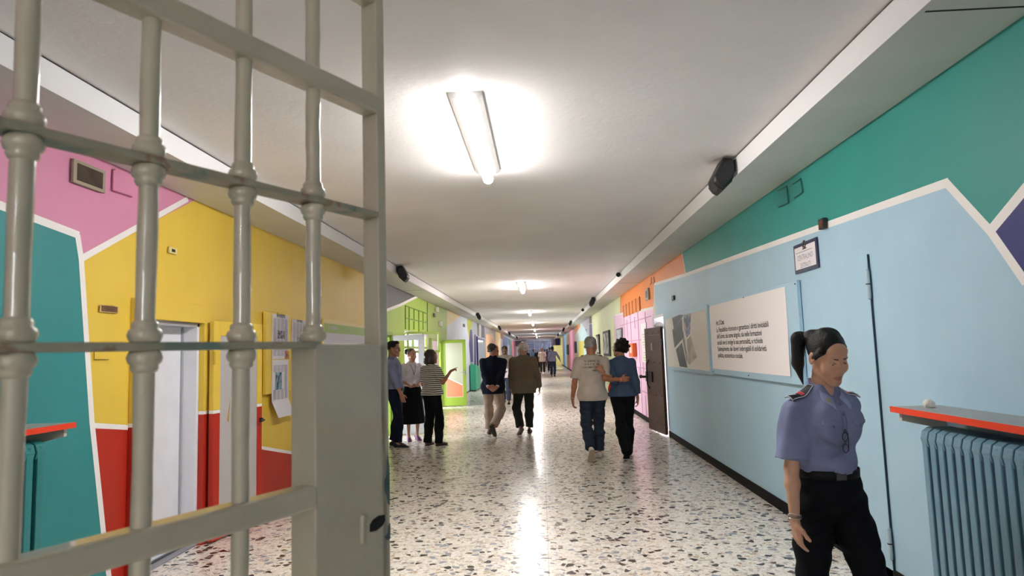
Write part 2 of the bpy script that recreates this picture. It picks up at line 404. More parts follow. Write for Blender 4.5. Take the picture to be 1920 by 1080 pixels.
# --- rooms behind the openings
rw = mat('room_plaster', '#dfe3ea', rough=0.7)
def room(name, x0, x1, y0, y1, h, win):
    """win = (Y0,Y1,Z0,Z1) of the outside window"""
    m = MB(); out = x0 if abs(x0) > abs(x1) else x1; inn = x1 if out == x0 else x0
    m.add([(inn, y0, 0), (out, y0, 0), (out, y0, h), (inn, y0, h)], [(0, 1, 2, 3)], rw)
    m.add([(inn, y1, 0), (out, y1, 0), (out, y1, h), (inn, y1, h)], [(0, 1, 2, 3)], rw)
    m.add([(inn, y0, h), (out, y0, h), (out, y1, h), (inn, y1, h)], [(0, 1, 2, 3)], rw)
    for a, b, z0, z1 in ((y0, win[0], 0, h), (win[1], y1, 0, h), (win[0], win[1], 0, win[2]), (win[0], win[1], win[3], h)):
        m.add([(out, a, z0), (out, b, z0), (out, b, z1), (out, a, z1)], [(0, 1, 2, 3)], rw)
    tag(m.build(name, fix=False), kind='structure')
room('wall_room_1', -6.5, XL-.2, 11.9, 21.2, 3.0, (12.3, 20.9, .7, 2.8))
room('wall_room_2', -6.5, XL-.2, 30.2, 36.0, 3.0, (30.5, 35.5, .4, 2.8))
room('wall_room_3', 4.6, XR+.2, 11.9, 15.2, 3.0, (12.4, 14.8, .9, 2.7))
# far left bay: closed box with pale walls
m = MB(); m.box((-5.0, 52.8, 0), (XL-.2, 52.9, 3), rw); m.box((-5, 60.1, 0), (XL-.2, 60.2, 3), rw); m.box((-5.1, 52.8, 0), (-5, 60.2, 3), rw); m.box((-5.1, 52.8, 2.9), (XL-.2, 60.2, 3), rw)
tag(m.build('wall_room_4'), kind='structure')
# outside windows of the rooms: mullions
def mullions(name, x, win, n, m2=2):
    m = MB(); fm = mat('window_white', '#e8ebee', rough=.4)
    y0, y1, z0, z1 = win
    for k in range(n+1):
        y = y0+(y1-y0)*k/n; m.box((x-.03, y-.03, z0), (x+.03, y+.03, z1), fm)
    for k in range(m2+1):
        z = z0+(z1-z0)*k/m2; m.box((x-.03, y0, z-.025), (x+.03, y1, z+.025), fm)
    tag(m.build(name), kind='structure')
mullions('window_1', -6.45, (12.3, 20.9, .7, 2.8), 9)
mullions('window_2', -6.45, (30.5, 35.5, .4, 2.8), 5)
mullions('window_3', 4.55, (12.4, 14.8, .9, 2.7), 3)
# ------------------------------------------------------------------ ceiling lamps
tube_m = mat('lamp_tube', LAMP_COLOR, rough=.4, emit=LAMP_STRENGTH)
tube_top = mat('lamp_tube_back', LAMP_COLOR, rough=.4, emit=LAMP_STRENGTH*.12)
housing = mat('lamp_housing', '#d9d6d2', rough=.4)
LX = -0.41
def make_lamp():
    t = empty('ceiling_lamp', (LX, 0, ZC))
    m = MB(); m.prism([(-.105, 0), (-.105, -.018), (-.07, -.04), (.07, -.04), (.105, -.018), (.105, 0)], 'y', -.88, .88, housing); m.build('housing', t, bevel=.003)
    m = MB(); m.tube([(0, -.90, -.078), (0, -.89, -.078), (0, .89, -.078), (0, .90, -.078)], [.028, .044, .044, .028], tube_m, 16)
    k = m.mi(tube_top)
    for i, fc in enumerate(m.f):
        if np.mean([m.v[j][2] for j in fc]) > -.078-.018: m.m[i] = k
    m.build('tube', t)
    for y in (-.86, .86): m = MB(); m.box((-.02, y-.02, -.05), (.02, y+.02, -.03), housing); m.build('bracket', t)
    return t
lamp0 = make_lamp()
lampy = [4.78, 15.9, 26.6, 37.2, 48.3, 60.0, 71.5, -6.4]
lab = ['nearest long fluorescent lamp on the ceiling, large and fully seen', 'second fluorescent ceiling lamp down the corridor', 'third fluorescent ceiling lamp down the corridor, before the dark ceiling joint',
       'fourth fluorescent ceiling lamp down the corridor, just past the dark ceiling joint', 'fifth fluorescent ceiling lamp down the corridor', 'sixth fluorescent ceiling lamp, a small glow near the far end', 'farthest fluorescent ceiling lamp, a dot before the end grille', 'fluorescent ceiling lamp behind the barred gate, out of the picture']
for i, y in enumerate(lampy):
    o = lamp0 if i == 0 else copy_tree(lamp0)
    o.location = (LX, y, ZC); tag(o, lab[i], 'lamp', 'fluorescent lamps along the ceiling')
# ------------------------------------------------------------------ barred gate in the foreground
D = 0.90
gate = empty('barred_gate', (-.891*D - .454*.10, .454*D - .891*.10, 0), math.radians(63), 'cream grey barred iron gate swung open in the left foreground', 'gate')
def gate_paint():
    m = mat('gate_paint', '#c4b8a0', rough=.34, coat=.8, bump=.22, bscale=38, var=.05, vscale=9)
    return m
gp = gate_paint(); chip = mat('bare_iron', '#4c5a5e', rough=.6, var=.25, vscale=30); worn = mat('worn_flat', '#a19a86', rough=.5, bump=.3, bscale=60); blk = mat('black_hole', '#0b0908', rough=.8)
def worn_ramp():
    nt = worn.node_tree; b = nt.nodes['Principled BSDF']; tc = nt.nodes.new('ShaderNodeTexCoord'); n = nt.nodes.new('ShaderNodeTexNoise'); n.inputs['Scale'].default_value = 11; n.inputs['Detail'].default_value = 4
    r = nt.nodes.new('ShaderNodeValToRGB'); cr = r.color_ramp
    for q, c in ((.0, '6c8078'), (.38, '7d8c80'), (.44, 'a39c86'), (.56, 'aaa28c'), (.60, '9a7660'), (.64, 'a29a84')):
        e = cr.elements.new(q) if q > 0 else cr.elements[0]; e.color = (*lin(c), 1)
    cr.elements[-1].color = (*lin('a9a28c'), 1)
    nt.links.new(tc.outputs['Object'], n.inputs['Vector']); nt.links.new(n.outputs['Fac'], r.inputs['Fac']); nt.links.new(r.outputs['Color'], b.inputs['Base Color'])
worn_ramp()
so = .10   # s = local x - .10
rails = [(2.079, 2.119), (1.305, 1.346)]
m = MB(); m.box((0, 0, .1), (.04, .04, 2.36), gp); m.build('hinge_stile', gate, bevel=.004)
m = MB(); m.box((1.044+so, 0, .1), (1.07+so, .042, 2.36), gp); m.build('lock_stile', gate, bevel=.003)
for z0, z1, x1 in ((2.079, 2.119, 1.046), (1.305, 1.346, .872), (.70, .741, 1.046), (.10, .141, 1.046)):
    m = MB(); m.box((.04, -.004, z0), (x1+so, .038, z1), gp)
    m.build('rail', gate, bevel=.006)
m = MB(); m.box((.04, 0, 2.325), (1.046+so, .04, 2.36), gp); m.build('rail', gate, bevel=.004)
for z in (1.857, 1.588):
    m = MB(); m.box((.04, -.002, z), ((1.045 if z > 1.7 else .872)+so, .042, z+.012), worn); m.build('flat_rail', gate, bevel=.002)
def knuckle(m, x, z, sg):
    m.lathe([(.0135, 0), (.0190, 0), (.0215, sg*.004), (.0235, sg*.010), (.0215, sg*.017), (.0175, sg*.020), (.0185, sg*.024), (.0165, sg*.029), (.0135, sg*.031)], gp, (x, .018, z), 18)
for i, sx in enumerate((.083, .243, .403, .564, .726, .882)):
    m = MB(); top = 2.33
    bot = .12 if i < 5 else 1.59
    n = 40; rr = [.0136+.0005*math.sin(k*1.7+i) for k in range(n)]
    m.tube([(sx+so+.0006*math.sin(k*.9+i*2), .018, bot+(top-bot)*k/(n-1)) for k in range(n)], rr, gp, 16)
    b = m.build('bar', gate)
    for z, sg in ((1.869, 1), (1.857, -1), (1.600, 1), (1.588, -1)):
        if i == 5 and z == 1.588: continue
        m = MB(); knuckle(m, sx+so, z, sg); m.build('knuckle', b)
m = MB(); m.box((.869+so, 0, .82), (1.068+so, .062, 1.596), gp)
pl = m.build('lock_plate', gate, bevel=.003)
m = MB()
pts = [(1.008, 1.229), (1.009, 1.243), (1.018, 1.250), (1.034, 1.254), (1.052, 1.252), (1.053, 1.240), (1.045, 1.232), (1.026, 1.227)]
m.prism([(a-.0+so-.0, z+.003) for a, z in pts], 'y', -.0012, .002, blk); m.build('keyhole', pl)
m = MB(); m.tube([(.985+so, -.002, 1.218), (.983+so, -.004, 1.240), (.986+so, -.002, 1.268)], .0045, gp, 8)
m.tube([(.993+so, -.001, 1.220), (.993+so, -.001, 1.264)], .0025, gp, 6); m.build('latch_ridge', pl)
m = MB(); m.box((1.066+so, .012, 1.294), (1.082+so, .05, 1.322), mat('bolt_iron', '#2a2c2e', rough=.4, metal=.6)); m.build('bolt', pl, bevel=.002)
m = MB()
for poly in ([(1.0685, 1.345), (1.0685, 1.27), (1.062, 1.275), (1.058, 1.292), (1.053, 1.30), (1.052, 1.318), (1.058, 1.33), (1.061, 1.355), (1.064, 1.37)],
             [(1.0685, 1.235), (1.0685, 1.205), (1.058, 1.204), (1.052, 1.212), (1.060, 1.216), (1.063, 1.232)]):
    m.prism([(a+so, z) for a, z in poly], 'y', -.0011, .004, chip)
m.build('worn_paint', pl)
for z in (.5, 1.9): m = MB(); m.tube([(-.008, .02, z-.06), (-.008, .02, z+.06)], .012, gp, 10); m.build('hinge', gate)
# ------------------------------------------------------------------ loudspeakers on the beams
spk = mat('speaker_black', '#131316', rough=.45); spg = mat('speaker_grille', '#1c1c1f', rough=.6, bump=.3, bscale=400)
def make_speaker(side):
    s = 1 if side == 'R' else -1
    t = empty('loudspeaker', (0, 0, 0))
    def W(p):     # outline (out from the beam, along the corridor), tilted down by 35 degrees
        return p
    m = MB()
    out = [(-.03, .05), (-.11, .06), (-.205, -.11), (-.20, -.155), (-.17, -.20), (-.13, -.225), (-.05, -.15), (-.02, -.06)]
    
    cx, cz = -.13, -.08; vs = []; n = len(out)
    for y, sc in ((-.112, .82), (-.09, 1.0), (.09, 1.0), (.112, .82)):
        for (x, z) in out: vs.append((s*(cx+(x-cx)*sc), y, cz+(z-cz)*sc))
    fs = [tuple(range(n)), tuple(range(4*n-1, 3*n-1, -1))]
    for k in range(3): fs += [(k*n+i, k*n+n+i, k*n+n+(i+1) % n, k*n+(i+1) % n) for i in range(n)]
    m.add(vs, fs, spk); m.build('cabinet', t, bevel=.008)
    m = MB(); m.prism([(-.195, -.15), (-.165, -.195), (-.13, -.218), (-.134, -.229), (-.172, -.206), (-.204, -.158)], 'y', -.09, .09, spg); m.v = [(s*v[0], v[1], v[2]) for v in m.v]; m.build('grille', t)
    m = MB(); m.tube([(0, 0, .0), (s*-.05, 0, -.02), (s*-.09, 0, -.06)], .018, spk, 10); m.box((s*-.012, -.05, -.05), (0, .05, .05), spk); m.build('bracket', t)
    return t
for side in 'RL':
    if side == 'R': px = [(1383, 290), (1108, 564), (1068, 603), (1055.5, 615), (1045.5, 626)]
    else: px = [(750, 503), (899, 590), (938, 615), (956, 624.5), (970, 632.5)]
    base = make_speaker(side)
    for i, (a, b) in enumerate(px):
        Xb = BR if side == 'R' else BL
        if i == 0: Yk = {'R': 5.62, 'L': 11.55}[side]
        else: Yk = on_x(a, b, Xb + (-.14 if side == 'R' else .14))[0]
        o = base if i == 0 else copy_tree(base)
        o.location = (Xb, Yk, ZC-.075+.0)
        w = 'right' if side == 'R' else 'left'
        L5 = ['nearest black loudspeaker on the %s beam, seen large' % w, 'second black loudspeaker along the %s beam' % w, 'third black loudspeaker along the %s beam' % w, 'fourth black loudspeaker along the %s beam, tiny' % w, 'farthest black loudspeaker on the %s beam, a dot' % w]
        tag(o, L5[i], 'loudspeaker', 'loudspeakers on the %s beam' % w)
# small cameras on the right beam
def camera_dome(Y, z, r, label):
    t = empty('security_camera', (BR, Y, z), 0, label, 'camera', 'security cameras on the right beam')
    m = MB(); m.box((-.01, -.07, -.05), (0, .07, .05), bwhite); m.build('mount', t)
    m = MB(); m.ball((-.06, 0, 0), r, spk, 8); m.build('dome', t)
camera_dome(on_x(1165, 516, BR)[0], 3.09, .05, 'small white and black camera on the right beam, above the orange paint')
camera_dome(on_x(1095.5, 580, BR)[0], 3.09, .06, 'small black camera on the right beam past the second loudspeaker')
# ------------------------------------------------------------------ radiators with shelves
def radiator(side, Y0, Y1, z0, z1, col, sections, label, shelf_y0, shelf_y1, shelf_z, shelf_label):
    s = -1 if side == 'R' else 1; X = XR if side == 'R' else XL
    ym = (Y0+Y1)/2
    t = empty('radiator', (X+s*.13, ym, 0), 0, label, 'radiator')
    pm = mat('radiator_'+col, '#'+col, rough=.38, bump=.1, bscale=60)
    n = sections; w = (Y1-Y0)/n
    for k in range(n):
        y = Y0+(k+.5)*w-ym
        m = MB()
        for fx in (-.075, 0, .075):
            m.tube([(fx, y, z0+.03), (fx, y, z1-.03)], w*.30, pm, 8)
        m.prism([(-.10, z1-.06), (-.09, z1-.02), (-.06, z1), (.06, z1), (.09, z1-.02), (.10, z1-.06), (.09, z1-.10), (-.09, z1-.10)], 'y', y-w*.42, y+w*.42, pm)
        m.prism([(-.09, z0+.08), (.09, z0+.08), (.10, z0+.04), (.07, z0), (-.07, z0), (-.10, z0+.04)], 'y', y-w*.42, y+w*.42, pm)
        m.box((-.098, y-w*.30, z0+.05), (-.085, y+w*.30, z1-.07), pm); m.box((.085, y-w*.30, z0+.05), (.098, y+w*.30, z1-.07), pm)
        m.build('section', t, bevel=.004)
    m = MB()
    for z in (z0+.05, z1-.05): m.tube([(0, Y0-ym, z), (0, Y1-ym, z)], .02, pm, 10)
    m.tube([(0, Y1-ym, z0+.05), (0, Y1-ym+.03, z0+.05), (0, Y1-ym+.03, 0)], .011, pm, 8)
    m.build('pipe', t)
    for y in (Y0+.1-ym, Y1-.1-ym):
        m = MB(); m.box((-.09, y-.015, 0), (.09, y+.015, z0+.03), pm); m.build('foot', t)
    t2 = empty('shelf', (X, (shelf_y0+shelf_y1)/2, shelf_z), 0, shelf_label, 'shelf'); yc = (shelf_y0+shelf_y1)/2
    m = MB(); m.box((0, shelf_y0-yc, -.028), (s*.27, shelf_y1-yc, 0), mat('shelf_grey', '#9fa3a0', rough=.5, var=.06)); m.build('board', t2)
    m = MB(); m.box((s*.27, shelf_y0-yc, -.03), (s*.276, shelf_y1-yc, .002), mat('red_edge', '#f0401a', rough=.45)); m.box((0, shelf_y1-yc, -.03), (s*.27, shelf_y1-yc+.004, .002), mat('red_edge')) if False else None; m.build('edge_strip', t2)
    for y in (shelf_y0-yc+.03, shelf_y1-yc-.05):
        m = MB(); m.prism([(0, -.028), (s*.24, -.028), (s*.24, -.075), (0, -.13)], 'y', y, y+.025, mat('bracket_'+col, '#c9beb0', rough=.6)); m.build('bracket', t2)
    return t
# right radiator: front faces about 0.23 m off the wall
zr = wr(1722, 800, .23)
sh = wr(1670, 762, .27)
radiator('R', 1.15, zr[0], .12, zr[1], '6f95a8', 36, 'pale blue ribbed radiator against the light blue wall in the right foreground', 1.1, sh[0], sh[1]+.0, 'grey shelf with a red front edge over the blue radiator at the right')
zr2 = wl(90, 824, .23); sh2 = wl(141, 792, .27)
radiator('L', 1.2, zr2[0], .12, zr2[1], '2b7f80', 30, 'teal ribbed radiator against the teal wall behind the gate bars', 1.1, sh2[0], sh2[1], 'grey shelf with a red front edge over the teal radiator at the left')
gx = wr(1706, 752, .13)
m = MB()
for k in range(7): m.ball((0.012*math.sin(k*2.1), .014*math.cos(k*1.7), .018+.012*math.sin(k*3.3)), .02+.004*math.sin(k), mat('crumpled_tissue', '#e6ddd2', rough=.9, bump=.5, bscale=90), 6)
o = m.build('crumpled_tissue'); o.location = (XR-.13, sh[0]-.12, sh[1]); tag(o, 'crumpled white tissue lying on the red-edged shelf over the blue radiator', 'tissue')
# ------------------------------------------------------------------ panels on the right wall
ink = mat('ink', '#3a3633', rough=.8); paper = mat('paper_white', '#f3eceb', rough=.75, bump=.05, bscale=8); boardb = paint(BLUE)
def wall_panel(name, side, corners, d, th, m_, label, cat, group=None, bevel=.003):
    """flat board: four corners (Y,Z) -> bounding rectangle on the wall plane, standing off by d, thickness th"""
    ys = [c[0] for c in corners]; zs = [c[1] for c in corners]
    y0, y1, z0, z1 = min(ys), max(ys), min(zs), max(zs); X = XR if side == 'R' else XL; s = -1 if side == 'R' else 1
    t = empty(name, (X, (y0+y1)/2, (z0+z1)/2), 0, label, cat, group)
    m = MB(); m.box((s*(d), y0-(y0+y1)/2, z0-(z0+z1)/2), (s*(d+th), y1-(y0+y1)/2, z1-(z0+z1)/2), m_); m.build('board', t, bevel=bevel)
    return t, (y0, y1, z0, z1, X+s*(d+th), s)
ya, za = wr(1493, 525, .05); yb_, zb = wr(1329, 573, .05); _, zl = wr(1500, 722, .05)
big, bi = wall_panel('notice_board', 'R', [(ya, za), (yb_, zl)], .02, .03, boardb, 'large light blue board with a white poster of an Italian constitution article', 'notice board')
bm_ = MB(); bm_.box((-.05, bi[1]-(bi[0]+bi[1])/2-.02, -.3), (0, bi[1]-(bi[0]+bi[1])/2-.16, -.34), boardb)
for q in (-.5, .5): bm_.box((-.021, q*(bi[1]-bi[0])*.8-.02, -.4), (-.007, q*(bi[1]-bi[0])*.8+.02, .4), boardb)
bm_.v = bm_.v[8:]; bm_.f = [[i-8 for i in f] for f in bm_.f[6:]]; bm_.m = bm_.m[6:]; bm_.sm = bm_.sm[6:]
bm_.build('spacer', big)
def sheet(parent, name, X, s, y0, y1, z0, z1, m_, dx=.0015, curl=0.0, n=10):
    o = np.array(parent.location); m = MB(); vs = []; fs = []
    for i in range(n+1):
        for j in range(n+1):
            u = i/n; v = j/n; e = curl*((max(0, u-.8)/.2)**2)*(.4+.6*math.sin(v*5+1)) + .0008*math.sin(u*9+v*7)
            vs.append((X+s*(dx+abs(e))-o[0], y0+(y1-y0)*(1-u)-o[1], z0+(z1-z0)*v-o[2]))
    for i in range(n):
        for j in range(n):
            a = i*(n+1)+j; fs.append((a, a+1, a+n+2, a+n+1))
    m.add(vs, fs, m_, True); return m.build(name, parent, fix=False)
def on_wall_text(parent, body, X, s, y, z, size, m_, sx=1.0, align='LEFT', dx=.003, name='lettering', bold=0.0):
    o = np.array(parent.location)
    return text(name, body, size, m_, parent, (X+s*dx-o[0], y-o[1], z-o[2]), (0, 1 if s > 0 else -1, 0), (0, 0, 1), align, sx, bold=bold)
y0, y1, z0, z1, X, s = bi
ps = wr(1473, 541, .05); pe = wr(1330, 600, .05); plo = wr(1483, 708, .05)
sheet(big, 'poster', X, s, ps[0]+.01, y1-.02, plo[1]+.01, ps[1]+.02, paper, curl=.006)
lines = [('Art. 2 Cost.', (1343, 604)), ("La Repubblica riconosce e garantisce i diritti inviolabili", (1344, 622)), ("dell'uomo, sia come singolo, sia nelle formazioni", (1345, 634)),
         ('sociali ove si svolge la sua personalità, e richiede', (1346, 645)), ("l'adempimento dei doveri inderogabili di solidarietà", (1347, 656)), ('politica, economica e sociale.', (1348, 668))]
Ys = wr(1344, 622, .05)[0]; Ye = wr(1453, 605, .05)[0]
LZ0 = wr(1344, 621, .05)[1]; LZ1 = wr(1348, 668, .05)[1]
for k, (b, q) in enumerate(lines):
    z = LZ0+.105 if k == 0 else LZ0+(LZ1-LZ0)*(k-1)/4
    if k == 0: z = wr(1343, 608, .05)[1]
    on_wall_text(big, b, X, s, Ys, z-.012, .078, ink, sx=(Ys-Ye)/1.86 if k else .95, name='lettering', bold=.0012 if k else .002)
for a, b in ((y0+.03, z1-.03), (y1-.03, z1-.03), (y0+.03, z0+.03), (y1-.03, z0+.03), ((y0+y1)/2, z0+.03), ((y0+y1)/2, z1-.03)):
    m = MB(); m.ball((X+s*.001-big.location[0], a-big.location[1], b-big.location[2]), .007, spk, 6); m.build('screw', big)
# picture board left of it
ya, za = wr(1325, 571, .05); yb_, zb = wr(1246, 590, .05); _, zl = wr(1331, 703, .05)
sm_, bi2 = wall_panel('notice_board', 'R', [(ya, za), (yb_, zl)], .02, .03, boardb, 'small light blue board with a tilted collage of photographs, beside the dark metal door', 'notice board')
y0, y1, z0, z1, X, s = bi2
sheet(sm_, 'poster', X, s, y0+.035, y1-.06, z0+.05, z1-.06, mat('poster_cream', '#e3dcd4', rough=.75))
def pxpoly(parent, X, s, pts, m_, name, dx):
    o = np.array(parent.location); m = MB(); vs = []
    for (a, b) in pts:
        q = on_x(a, b, X); vs.append((X+s*dx-o[0], q[0]-o[1], q[1]-o[2]))
    m.add(vs, [tuple(range(len(vs)))], m_); return m.build(name, parent, fix=False)
ph = lambda k, a, b, sc: pattern(k, a, b, sc)
def pattern(key, a, b, scale, c=None):
    if key in _M: return _M[key]
    m = bpy.data.materials.new(key); m.use_nodes = True; nt = m.node_tree; bs = nt.nodes['Principled BSDF']; bs.inputs['Roughness'].default_value = .55
    tc = nt.nodes.new('ShaderNodeTexCoord'); n = nt.nodes.new('ShaderNodeTexNoise'); n.inputs['Scale'].default_value = scale; n.inputs['Detail'].default_value = 3
    nt.links.new(tc.outputs['Object'], n.inputs['Vector']); r = nt.nodes.new('ShaderNodeValToRGB'); nt.links.new(n.outputs['Fac'], r.inputs['Fac'])
    r.color_ramp.elements[0].position = .42; r.color_ramp.elements[0].color = (*lin(a), 1); r.color_ramp.elements[1].position = .58; r.color_ramp.elements[1].color = (*lin(b), 1)
    if c: e = r.color_ramp.elements.new(.5); e.color = (*lin(c), 1)
    nt.links.new(r.outputs['Color'], bs.inputs['Base Color']); _M[key] = m
    return m
def Z(x, y, x0=1230, y0=520, k=4.91): return (x0+x/k, y0+y/k)
for pts, m_ in (([(150, 375), (215, 345), (255, 345), (240, 375), (165, 470)], pattern('photo_a', '#1d1e2c', '#3a3a48', 12)),
                ([(152, 365), (250, 340), (255, 352), (215, 390), (180, 385)], pattern('photo_b', '#c9b04a', '#a57f9a', 40, '#e8e0d0')),
                ([(255, 350), (322, 330), (315, 520), (285, 555), (262, 470)], pattern('photo_c', '#3a3e58', '#b89a80', 9, '#8a94b8')),
                ([(152, 485), (240, 378), (252, 560), (172, 650)], pattern('photo_d', '#121114', '#454347', 10)),
                ([(185, 665), (240, 600), (292, 832), (220, 820)], pattern('photo_e', '#111013', '#3a3a3e', 9)),
                ([(285, 575), (322, 535), (378, 735), (312, 805), (298, 790)], pattern('photo_f', '#9a8e7c', '#c4b8a4', 6)),
                ([(242, 500), (255, 500), (292, 740), (290, 800), (250, 600)], pattern('photo_g', '#222128', '#a9a7ab', 60))):
    pxpoly(sm_, X, s, [Z(*q) for q in pts], m_, 'photograph', .003+.0004*random.random())
# framed sign above the blue door
q1 = wr(1484, 462, .03); q2 = wr(1527, 448, .03); q3 = wr(1529, 503, .03); q4 = wr(1488, 514, .03)
sg, si = wall_panel('door_sign', 'R', [q2, q1, (q4[0], (q3[1]+q4[1])/2)], .004, .012, mat('sign_navy', '#20284a', rough=.4), 'white sign in a navy frame reading CENTRALINO DETENUTI, high on the light blue wall', 'sign')
y0, y1, z0, z1, X, s = si
sheet(sg, 'paper', X, s, y0+.028, y1-.028, z0+.03, z1-.03, mat('sign_paper', '#e8e0e2', rough=.6), n=2)
yc = (y0+y1)/2; zc = (z0+z1)/2; W_ = y1-y0
on_wall_text(sg, 'CENTRALINO', X, s, yc, zc-.02, .062, mat('sign_ink', '#8a8a96', rough=.7), sx=.80*W_/.46, align='CENTER')
on_wall_text(sg, 'DETENUTI', X, s, yc, zc-.085, .055, mat('sign_ink'), sx=.80*W_/.46, align='CENTER')
m = MB(); o_ = np.array(sg.location)
for k in range(9):
    a = k*.7; m.box((X+s*.002-o_[0], yc+.03*math.cos(a)-.012-o_[1], zc+.095+.025*math.sin(a)-o_[2]), (X+s*.0032-o_[0], yc+.03*math.cos(a)+.012-o_[1], zc+.11+.025*math.sin(a)-o_[2]), mat('crest_%d' % (k % 3), ['#4a3026', '#7a5a48', '#2c2c30'][k % 3]))
m.box((X+s*.002-o_[0], yc-.04-o_[1], zc+.062-o_[2]), (X+s*.0032-o_[0], yc+.04-o_[1], zc+.072-o_[2]), mat('crest_0'))
m.box((X+s*.002-o_[0], y1-.05-o_[1], zc+.045-o_[2]), (X+s*.003-o_[0], y0+.09-o_[1], zc+.048-o_[2]), mat('crest_2'))
m.build('emblem', sg)
# flush painted metal door with two barrel hinges
hd = wr(1632, 496)[0]; dl = wr(1490, 520)[0]; zt = wr(1625, 492)[1]
d3 = empty('door_3', (XR, (hd+dl)/2, 0), kind='structure')
m = MB(); m.box((-.014, hd+.012-d3.location[1], .03), (-.0, dl-d3.location[1], zt), boardb); m.build('door_leaf', d3, bevel=.002)
m = MB(); m.box((-.0145, hd+.004-d3.location[1], .0), (-.001, hd+.008-d3.location[1], zt+.05), mat('gap_blue', '#2c4250', rough=.8)); m.build('gap', d3)
hm = mat('hinge_blue', '#b4c8d2', rough=.4)
for za_ in (1.98, .22):
    m = MB(); Yh = hd+.006-d3.location[1]; zc_ = wr(1637, 532)[1] if za_ > 1 else .27
    for a, b in ((-.085, -.003), (.003, .085)): m.tube([(-.022, Yh, zc_+a), (-.022, Yh, zc_+b)], .013, hm, 12)
    m.ball((-.022, Yh, zc_+.092), .012, hm, 6); m.ball((-.022, Yh, zc_-.092), .012, hm, 6); m.tube([(-.022, Yh, zc_-.004), (-.022, Yh, zc_+.004)], .015, spk, 10)
    m.build('hinge', d3)
# conduit boxes (painted outlines)
def conduit(side, pts, m_, w=.012, d=.02, name='trim_5'):
    mb = MB(); X = XR if side == 'R' else XL; s = -1 if side == 'R' else 1
    for i in range(len(pts)-1):
        a, b = pts[i], pts[i+1]
        mb.tube([(X+s*d*.5, a[0], a[1]), (X+s*d*.5, b[0], b[1])], w/2, m_, 6)
    tag(mb.build(name), kind='structure')
tealD = paint('1d6a64')
conduit('R', [wr(1462, 388), wr(1480, 380), wr(1477, 349), wr(1460, 358)], tealD)
conduit('R', [wr(1491, 371), wr(1507, 360), wr(1503, 335), wr(1488, 345)], tealD)
conduit('R', [wr(1220, 534), wr(1222, 531), wr(1222, 520)], paint('a85f14')); conduit('R', [wr(1225, 532), wr(1228, 529), wr(1227, 519)], paint('a85f14'))
pinkD = paint('a85578')
conduit('L', [wl(245, 369), wl(208, 357), wl(209, 319), wl(213, 318)], pinkD); conduit('L', [wl(283, 383), wl(266, 376), wl(268, 349), wl(283, 352)], pinkD)
conduit('L', [wl(201, 674), wl(174, 674), wl(174, 655)], paint('9a8226'), .006)
# little junction boxes and switch plates
def plate(name, side, p0, p1, th, m_, label, cat, inner=None, group=None, off=.009):
    f = wr if side == 'R' else wl
    a = f(*p0); b = f(*p1); t, bi = wall_panel(name, side, [a, b], off, th, m_, label, cat, group, bevel=.002)
    if inner is not None:
        y0, y1, z0, z1, X, s = bi; o = np.array(t.location); w = (y1-y0)*inner[0]; h = (z1-z0)*inner[1]
        m = MB(); m.box((X-o[0]-s*.001, y0+w-o[1], z0+h-o[2]), (X+s*.002-o[0], y1-w-o[1], z1-h-o[2]), inner[2]); m.build('plate', t)
    return t, bi
rust = mat('rust_brown', '#6a3a26', rough=.8, var=.3, vscale=40)
plate('junction_box', 'R', (1543, 412), (1554, 427), .03, mat('box_dark', '#1f1a18'), 'small open junction box with a rusty inside, on the white line of the right wall', 'box', (.2, .2, rust))
plate('socket_box', 'R', (1262, 555), (1266, 562), .02, spk, 'tiny black box near the left edge of the light blue wall', 'box')
plate('wall_box', 'R', (1212, 543), (1219, 561), .03, mat('grey_box', '#b9a79a'), 'small grey control box on the orange wall', 'box', (.25, .2, mat('grey_dark', '#6b625e')))
plate('air_vent', 'L', (131, 297), (190, 363), .02, mat('vent_frame', '#9d927c', rough=.6), 'framed dark vent high on the pink wall behind the gate', 'vent', (.1, .14, mat('vent_dark', '#3a2a1c', rough=.7, var=.3, vscale=9)))
t, bi_ = plate('room_sign', 'L', (184, 571), (218, 588), .006, mat('sign_tan', '#c8b070'), 'small brown name plate on the yellow wall, left of the white door', 'sign', (.06, .1, mat('sign_brown', '#6d4a30', rough=.5)))
y0, y1, z0, z1, X, s = bi_
on_wall_text(t, 'SALA ATTESA\nCOLLOQUI', X, s, (y0+y1)/2, (z0+z1)/2+.012, (z1-z0)*.42, mat('sign_gold', '#2e1c12'), sx=.8, align='CENTER', dx=.004)
t, bi_ = plate('call_button', 'L', (313, 462), (328, 478), .012, mat('button_frame', '#e0ce88'), 'small square call button on the yellow wall above the white door', 'button', (.3, .28, spk))
plate('light_switch', 'R', (1108.0, 636), (1110, 645), .01, mat('grey_box'), 'small grey switch on the far cream wall', 'switch')
plate('warning_light', 'L', (816, 575.5), (819.5, 586), .05, mat('light_white', '#efece8'), 'upper small white lamp box on the green wall', 'lamp box')
plate('warning_light', 'L', (822.5, 602), (826, 612), .05, mat('light_white'), 'lower small white lamp box on the green wall', 'lamp box')
plate('wall_box', 'L', (811.5, 587), (814.5, 595), .03, mat('grey_dark'), 'dark bell box between the two white lamp boxes on the green wall', 'box')
plate('wall_box', 'L', (867.5, 607), (870.5, 613.5), .03, mat('grey_dark'), 'small dark box on the pale lilac wall past the green wall', 'box')
